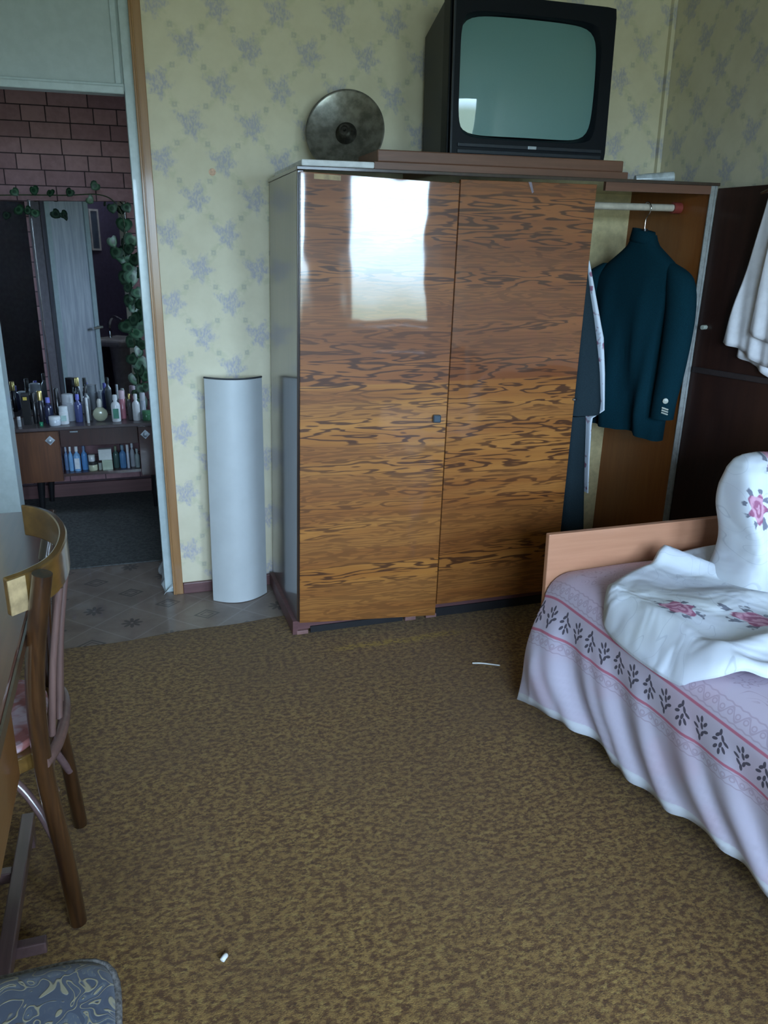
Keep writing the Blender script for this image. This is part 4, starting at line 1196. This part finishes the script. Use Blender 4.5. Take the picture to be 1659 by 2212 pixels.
dd = part('door', box(0.012, DX1, DY0, DY0 + 0.0135, 0.217, 0.500), M_DRESSER2, cb2, bevel=0.003)
knob_at(0.050, DY0, 0.458, dd)
part('drawer', box(-0.400, 0.010, DY0 + 0.010, DY1, 0.408, 0.5055), M_DRESSER2, t, bevel=0.002)
part('shelf', box(-0.4015, 0.0115, DY0 + 0.012, DY1, 0.240, 0.256), M_DRESSER2, t)
part('drawer_pull', tube([(-0.345, DY0 + 0.004, 0.492), (-0.305, DY0 + 0.004, 0.492)], 0.005, 8), M_SILVER, t)
for (a, b) in ((-0.530, 4.70), (-0.500, 4.97), (0.09, 4.70), (0.09, 4.97)):
    part('leg', tube([(a - 0.012, b, HZ), (a, b, 0.2145)], [0.013, 0.022], 14), M_BLACKLEG, t, smooth=40)
# mirror standing on it: an angled centre leaf and a wing
t = thing('dressing_mirror', 'tall two-leaf dressing mirror standing on the dressing table', 'mirror', (-0.20, 4.93, 0.5245))
PHI = radians(20)
def leaf_box(cx_, cy_, phi, hw_, y0, y1, z0, z1):
    def f_(x_, y_, z_):
        return (cx_ + x_ * cos(phi) + y_ * sin(phi), cy_ - x_ * sin(phi) + y_ * cos(phi), z_)
    return lambda vf: mp_(vf, f_)
L1 = leaf_box(-0.200, 4.920, PHI, 0, 0, 0, 0, 0)
fr = part('mirror_back', L1(box(-0.262, 0.262, 0.004, 0.018, 0.5245, 1.695)), M_DRESSER2, t)
part('mirror_glass', L1(box(-0.258, 0.258, 0.0, 0.0038, 0.530, 1.692)), M_MIRROR, fr, label='silvered centre leaf')
part('chrome_edge', L1(box(-0.272, -0.2625, -0.006, 0.018, 0.5245, 1.700)), M_CHROME, fr, label='bright metal edge')
L2 = leaf_box(-0.565, 4.962, radians(-25), 0, 0, 0, 0, 0)
fr = part('mirror_back', L2(box(-0.105, 0.105, 0.004, 0.016, 0.5245, 1.690)), M_DRESSER2, t)
part('mirror_glass', L2(box(-0.103, 0.103, 0.0, 0.0038, 0.530, 1.687)), M_MIRROR, fr, label='dark reflecting side wing')

# ivy garland
t = thing('ivy_garland', 'green artificial ivy trailing over the top and right side of the dressing mirror', 'ivy', (0.03, 4.80, 0.525))
stem = [(-0.60, 4.815, 1.705), (-0.44, 4.82, 1.712), (-0.25, 4.81, 1.715), (-0.08, 4.80, 1.722), (0.0, 4.79, 1.68), (0.035, 4.78, 1.58), (0.02, 4.79, 1.42), (0.05, 4.79, 1.25), (0.03, 4.79, 1.05), (0.04, 4.79, 0.85), (0.035, 4.80, 0.62), (0.045, 4.82, 0.535)]
part('stem', tube(spline(stem, 6), 0.0035, 6), plain('ivy_stem', (0.035, 0.05, 0.022), 0.6), t, smooth=50)
out = [(0.0, -0.034), (0.012, -0.026), (0.026, -0.014), (0.034, 0.004), (0.030, 0.020), (0.016, 0.029), (0.0, 0.022), (-0.016, 0.029), (-0.030, 0.020), (-0.034, 0.004), (-0.026, -0.014), (-0.012, -0.026)]
LV = [(0, -0.006, 0.0)] + [(a, 0.004 * (abs(a) / 0.03), b) for a, b in out]
LV += [(x_, y_ + 0.0012, z_) for x_, y_, z_ in LV]
LF = [(0, 1 + i, 1 + (i + 1) % 12) for i in range(12)] + [(13, 14 + (i + 1) % 12, 14 + i) for i in range(12)] + [(1 + i, 14 + i, 14 + (i + 1) % 12, 1 + (i + 1) % 12) for i in range(12)]
leaf_me = make_mesh('leaf', (LV, LF), M_LEAF, 40)
LP = [(-0.489, 1.722), (-0.397, 1.733), (-0.32, 1.724), (-0.225, 1.729), (-0.096, 1.763), (-0.126, 1.694), (-0.482, 1.637), (-0.406, 1.623), (-0.438, 1.634), (-0.02, 1.655), (0.056, 1.661), (0.034, 1.575), (-0.031, 1.486), (-0.021, 1.432), (0.005, 1.408), (0.034, 1.384), (0.051, 1.3), (0.01, 1.3), (0.055, 1.201), (0.024, 1.177), (0.04, 1.077), (-0.003, 1.04), (0.051, 1.001), (0.017, 0.95), (0.055, 0.898), (0.014, 0.86), (0.047, 0.794), (0.022, 0.743), (0.051, 0.689), (0.063, 1.492), (0.072, 1.397), (0.08, 1.324), (0.025, 1.251), (0.072, 1.101), (0.03, 0.664), (0.044, 0.609),
      (0.045, 1.45), (0.075, 1.22), (0.045, 1.14), (0.08, 1.03), (0.075, 0.94), (0.04, 1.35), (0.06, 0.83), (0.085, 0.76), (0.075, 0.70), (0.09, 1.16)]
base = t.location
for i, (a, b) in enumerate(LP):
    ob = bpy.data.objects.new('leaf', leaf_me); C.objects.link(ob)
    ob.parent = t
    ob.location = (a - base.x, 4.772 + 0.008 * (i % 4) - base.y, b - base.z)
    ob.rotation_euler = (random.uniform(-0.5, 0.3), random.uniform(-0.9, 0.9), random.uniform(-0.6, 0.6))
    s_ = random.uniform(0.72, 1.0) * (0.95 if b > 1.6 else 1.35)
    ob.scale = (s_, s_, s_)

# bottles, jars and boxes on the dressing table and its shelf
def toilet(name, label, cat, x_, y_, z_, r, h, kind, col, capcol, group, rough=0.25, extra=None):
    t_ = thing(name, label, cat, (x_, y_, z_), group)
    bm_ = M_CLEAR if col == 'clear' else plain('ware_%02d%02d%02d' % tuple(int(c * 99) for c in col), col, rough, var=0.05, coat=0.3)
    cm_ = M_CHROME if capcol == 'gold' else plain('cap_%02d%02d%02d' % tuple(int(c * 99) for c in capcol), capcol, 0.35, var=0.05)
    if capcol == 'gold': cm_ = plain('gold_cap', (0.55, 0.42, 0.16), 0.3, metal=0.8)
    c_ = (x_, y_, z_)
    if kind == 'bottle':
        part('body', lathe([(r * 0.92, 0), (r, 0.004), (r, h * 0.60), (r * 0.85, h * 0.68), (r * 0.42, h * 0.74), (r * 0.40, h * 0.80)], 20, c_), bm_, t_, smooth=45)
        part('cap', lathe([(r * 0.52, h * 0.80), (r * 0.50, h * 0.985), (r * 0.40, h)], 18, c_), cm_, t_, smooth=45)
    elif kind == 'jar':
        part('body', lathe([(r * 0.9, 0), (r, 0.004), (r, h * 0.62), (r * 0.95, h * 0.65)], 22, c_), bm_, t_, smooth=45)
        part('lid', lathe([(r * 1.02, h * 0.655), (r * 1.02, h * 0.97), (r * 0.9, h)], 22, c_), cm_, t_, smooth=45)
    elif kind == 'tube':
        part('body', lathe([(r * 0.95, 0), (r, 0.003), (r, h * 0.7), (r * 0.96, h * 0.705)], 18, c_), bm_, t_, smooth=45)
        part('cap', lathe([(r * 0.93, h * 0.706), (r * 0.93, h * 0.98), (r * 0.8, h)], 18, c_), cm_, t_, smooth=45)
    elif kind == 'box':
        part('carton', box(x_ - r, x_ + r, y_ - 0.018, y_ + 0.018, z_, z_ + h * 0.93), bm_, t_, bevel=0.001)
        part('flap', box(x_ - r, x_ + r, y_ - 0.0175, y_ + 0.0175, z_ + h * 0.931, z_ + h), cm_, t_)
    elif kind == 'round':
        V, Fc = lathe([(0.002, -r), (r * 0.5, -r * 0.87), (r * 0.87, -r * 0.5), (r, 0), (r * 0.87, r * 0.5), (r * 0.5, r * 0.87), (0.012, r * 0.98)], 28, (0, 0, 0))
        V = [(x_ + a, y_ + b * 0.45, z_ + r * 0.98 + c2) for a, b, c2 in V]
        V = [(a, b, max(z_, c2)) for a, b, c2 in V]
        part('body', (V, Fc), bm_, t_, smooth=50)
        part('cap', lathe([(0.012, 2 * r * 0.985), (0.014, 2 * r + 0.03), (0.008, 2 * r + 0.045)], 16, c_), cm_, t_, smooth=45)
    if extra:
        ec, z0, z1, w_ = extra
        part('label', box(x_ - w_, x_ + w_, y_ - r - 0.0035 if kind != 'box' else y_ - 0.0195, y_ - r + 0.002 if kind != 'box' else y_ - 0.0178, z_ + z0, z_ + z1), plain('label_%02d%02d%02d' % tuple(int(c * 99) for c in ec), ec, 0.5), t_)
ZD = 0.5245
TG = 'toiletries on the dressing table'
W_, BK, BLU = (0.66, 0.68, 0.70), (0.012, 0.012, 0.014), (0.10, 0.12, 0.42)
toilet('carton', 'tall black carton with a yellow label at the left of the dressing table', 'carton', -0.562, 4.74, ZD, 0.020, 0.170, 'box', BK, BK, TG, extra=((0.60, 0.44, 0.06), 0.135, 0.152, 0.010))
toilet('bottle', 'slim black bottle right of the black carton', 'bottle', -0.522, 4.75, ZD, 0.013, 0.172, 'tube', BK, BK, TG)
toilet('bottle', 'dark perfume bottle with a gold cap', 'bottle', -0.490, 4.76, ZD, 0.014, 0.178, 'tube', (0.02, 0.02, 0.03), 'gold', TG)
toilet('jar', 'tiny green jar at the front edge of the dressing table', 'jar', -0.488, 4.668, ZD, 0.010, 0.022, 'jar', (0.02, 0.20, 0.10), (0.02, 0.24, 0.12), TG)
toilet('bottle', 'dark blue bottle with a violet-blue cap', 'bottle', -0.449, 4.73, ZD, 0.023, 0.145, 'bottle', (0.025, 0.03, 0.07), (0.16, 0.17, 0.52), TG)
toilet('bottle', 'tall narrow black tube standing in front of the mirror edge', 'tube', -0.405, 4.785, ZD, 0.013, 0.185, 'tube', BK, BK, TG)
toilet('jar', 'squat white jar at the front of the dressing table', 'jar', -0.419, 4.672, ZD, 0.030, 0.050, 'jar', (0.50, 0.54, 0.60), W_, TG)
toilet('bottle', 'white roll-on bottle with pale green print', 'bottle', -0.372, 4.70, ZD, 0.025, 0.098, 'tube', W_, (0.62, 0.66, 0.68), TG, extra=((0.36, 0.52, 0.50), 0.02, 0.05, 0.014))
toilet('spray_can', 'clear domed atomiser behind the white roll-on bottle', 'atomiser', -0.350, 4.79, ZD, 0.034, 0.150, 'tube', (0.42, 0.44, 0.48), (0.45, 0.47, 0.50), TG)
toilet('spray_can', 'blue spray bottle with a bright blue cap', 'spray', -0.296, 4.74, ZD, 0.021, 0.155, 'bottle', (0.06, 0.075, 0.20), (0.13, 0.14, 0.50), TG)
toilet('spray_can', 'grey spray bottle with a black trigger top', 'spray', -0.250, 4.765, ZD, 0.019, 0.195, 'bottle', (0.13, 0.14, 0.15), BK, TG)
toilet('bottle', 'thin pale stick-shaped perfume vial', 'vial', -0.247, 4.69, ZD, 0.0075, 0.142, 'tube', (0.55, 0.56, 0.55), W_, TG)
toilet('perfume_bottle', 'round flat glass perfume bottle in the middle of the dressing table', 'perfume', -0.182, 4.72, ZD, 0.041, 0.14, 'round', (0.40, 0.42, 0.30), (0.50, 0.50, 0.46), TG)
toilet('bottle', 'white bottle with a framed dark green label', 'bottle', -0.097, 4.70, ZD, 0.025, 0.150, 'bottle', W_, W_, TG, extra=((0.05, 0.22, 0.15), 0.02, 0.075, 0.015))
toilet('tube', 'pink cosmetic tube behind the green-labelled white bottle', 'tube', -0.060, 4.775, ZD, 0.018, 0.160, 'tube', (0.42, 0.16, 0.20), (0.55, 0.40, 0.45), TG)
toilet('bottle', 'small dark bottle with a gold neck', 'bottle', -0.020, 4.715, ZD, 0.014, 0.150, 'bottle', (0.06, 0.055, 0.06), 'gold', TG)
toilet('bottle', 'waisted white bottle near the right end of the dressing table', 'bottle', 0.013, 4.70, ZD, 0.021, 0.150, 'bottle', W_, W_, TG)
toilet('tube', 'pale grey tube behind the green jar', 'tube', 0.052, 4.735, ZD, 0.016, 0.150, 'tube', (0.36, 0.40, 0.46), (0.48, 0.50, 0.54), TG)
toilet('jar', 'round green jar at the right end of the dressing table', 'jar', 0.066, 4.685, ZD, 0.023, 0.056, 'jar', (0.05, 0.16, 0.08), (0.07, 0.22, 0.11), TG)
toilet('bottle', 'tiny glass vial at the left front corner of the dressing table', 'vial', -0.632, 4.66, ZD, 0.009, 0.040, 'tube', (0.45, 0.48, 0.50), (0.55, 0.56, 0.58), TG)
toilet('bottle', 'small glass vial just left of the tall black carton', 'vial', -0.600, 4.68, ZD, 0.010, 0.055, 'tube', (0.32, 0.34, 0.36), (0.50, 0.51, 0.52), TG)
ZS = 0.2565
SG = 'bottles on the open shelf of the dressing table'
SB = (0.10, 0.27, 0.56)
toilet('bottle', 'narrow blue bottle at the far left of the open shelf', 'bottle', -0.386, 4.72, ZS, 0.012, 0.134, 'bottle', (0.12, 0.20, 0.36), (0.30, 0.34, 0.42), SG)
toilet('bottle', 'light blue bottle second from the left on the shelf', 'bottle', -0.361, 4.69, ZS, 0.0125, 0.142, 'bottle', (0.20, 0.42, 0.70), W_, SG)
toilet('bottle', 'blue bottle with a large white label on the shelf', 'bottle', -0.328, 4.685, ZS, 0.0185, 0.140, 'bottle', (0.22, 0.44, 0.72), W_, SG, extra=((0.62, 0.68, 0.74), 0.015, 0.075, 0.013))
toilet('bottle', 'mid blue bottle left of the small jars', 'bottle', -0.290, 4.70, ZS, 0.0165, 0.140, 'bottle', SB, (0.10, 0.16, 0.28), SG)
toilet('jar', 'cream jar with a dark lid on the shelf', 'jar', -0.246, 4.675, ZS, 0.025, 0.052, 'jar', (0.52, 0.54, 0.38), (0.03, 0.03, 0.03), SG)
toilet('jar', 'small white jar sitting on the dark-lidded cream jar', 'jar', -0.250, 4.675, ZS + 0.0525, 0.018, 0.038, 'jar', W_, (0.6, 0.62, 0.6), SG)
toilet('jar', 'tiny grey-green jar between cream jar and pale green box', 'jar', -0.208, 4.67, ZS, 0.0095, 0.042, 'jar', (0.34, 0.38, 0.34), (0.28, 0.32, 0.30), SG)
toilet('carton', 'pale green carton on the shelf', 'carton', -0.168, 4.672, ZS, 0.028, 0.058, 'box', (0.36, 0.44, 0.32), (0.42, 0.50, 0.38), SG)
toilet('carton', 'white carton resting on the pale green carton', 'carton', -0.176, 4.672, ZS + 0.0585, 0.035, 0.062, 'box', (0.60, 0.64, 0.62), (0.66, 0.68, 0.66), SG)
toilet('bottle', 'dark green bottle right of the cartons', 'bottle', -0.120, 4.70, ZS, 0.0165, 0.128, 'bottle', (0.06, 0.11, 0.10), (0.12, 0.14, 0.08), SG)
toilet('bottle', 'clear blue bottle in the right half of the shelf', 'bottle', -0.083, 4.69, ZS, 0.0185, 0.132, 'bottle', (0.09, 0.22, 0.42), (0.16, 0.24, 0.30), SG)
toilet('bottle', 'slim white tube beside the clear blue bottle', 'tube', -0.0545, 4.675, ZS, 0.008, 0.135, 'tube', (0.52, 0.58, 0.70), W_, SG)
toilet('bottle', 'white capped bottle second from the right on the shelf', 'bottle', -0.030, 4.70, ZS, 0.0135, 0.140, 'bottle', (0.36, 0.38, 0.42), (0.58, 0.60, 0.66), SG)
toilet('bottle', 'grey-green bottle at the right end of the shelf', 'bottle', -0.0045, 4.675, ZS, 0.0135, 0.110, 'bottle', (0.28, 0.34, 0.34), (0.34, 0.40, 0.40), SG)
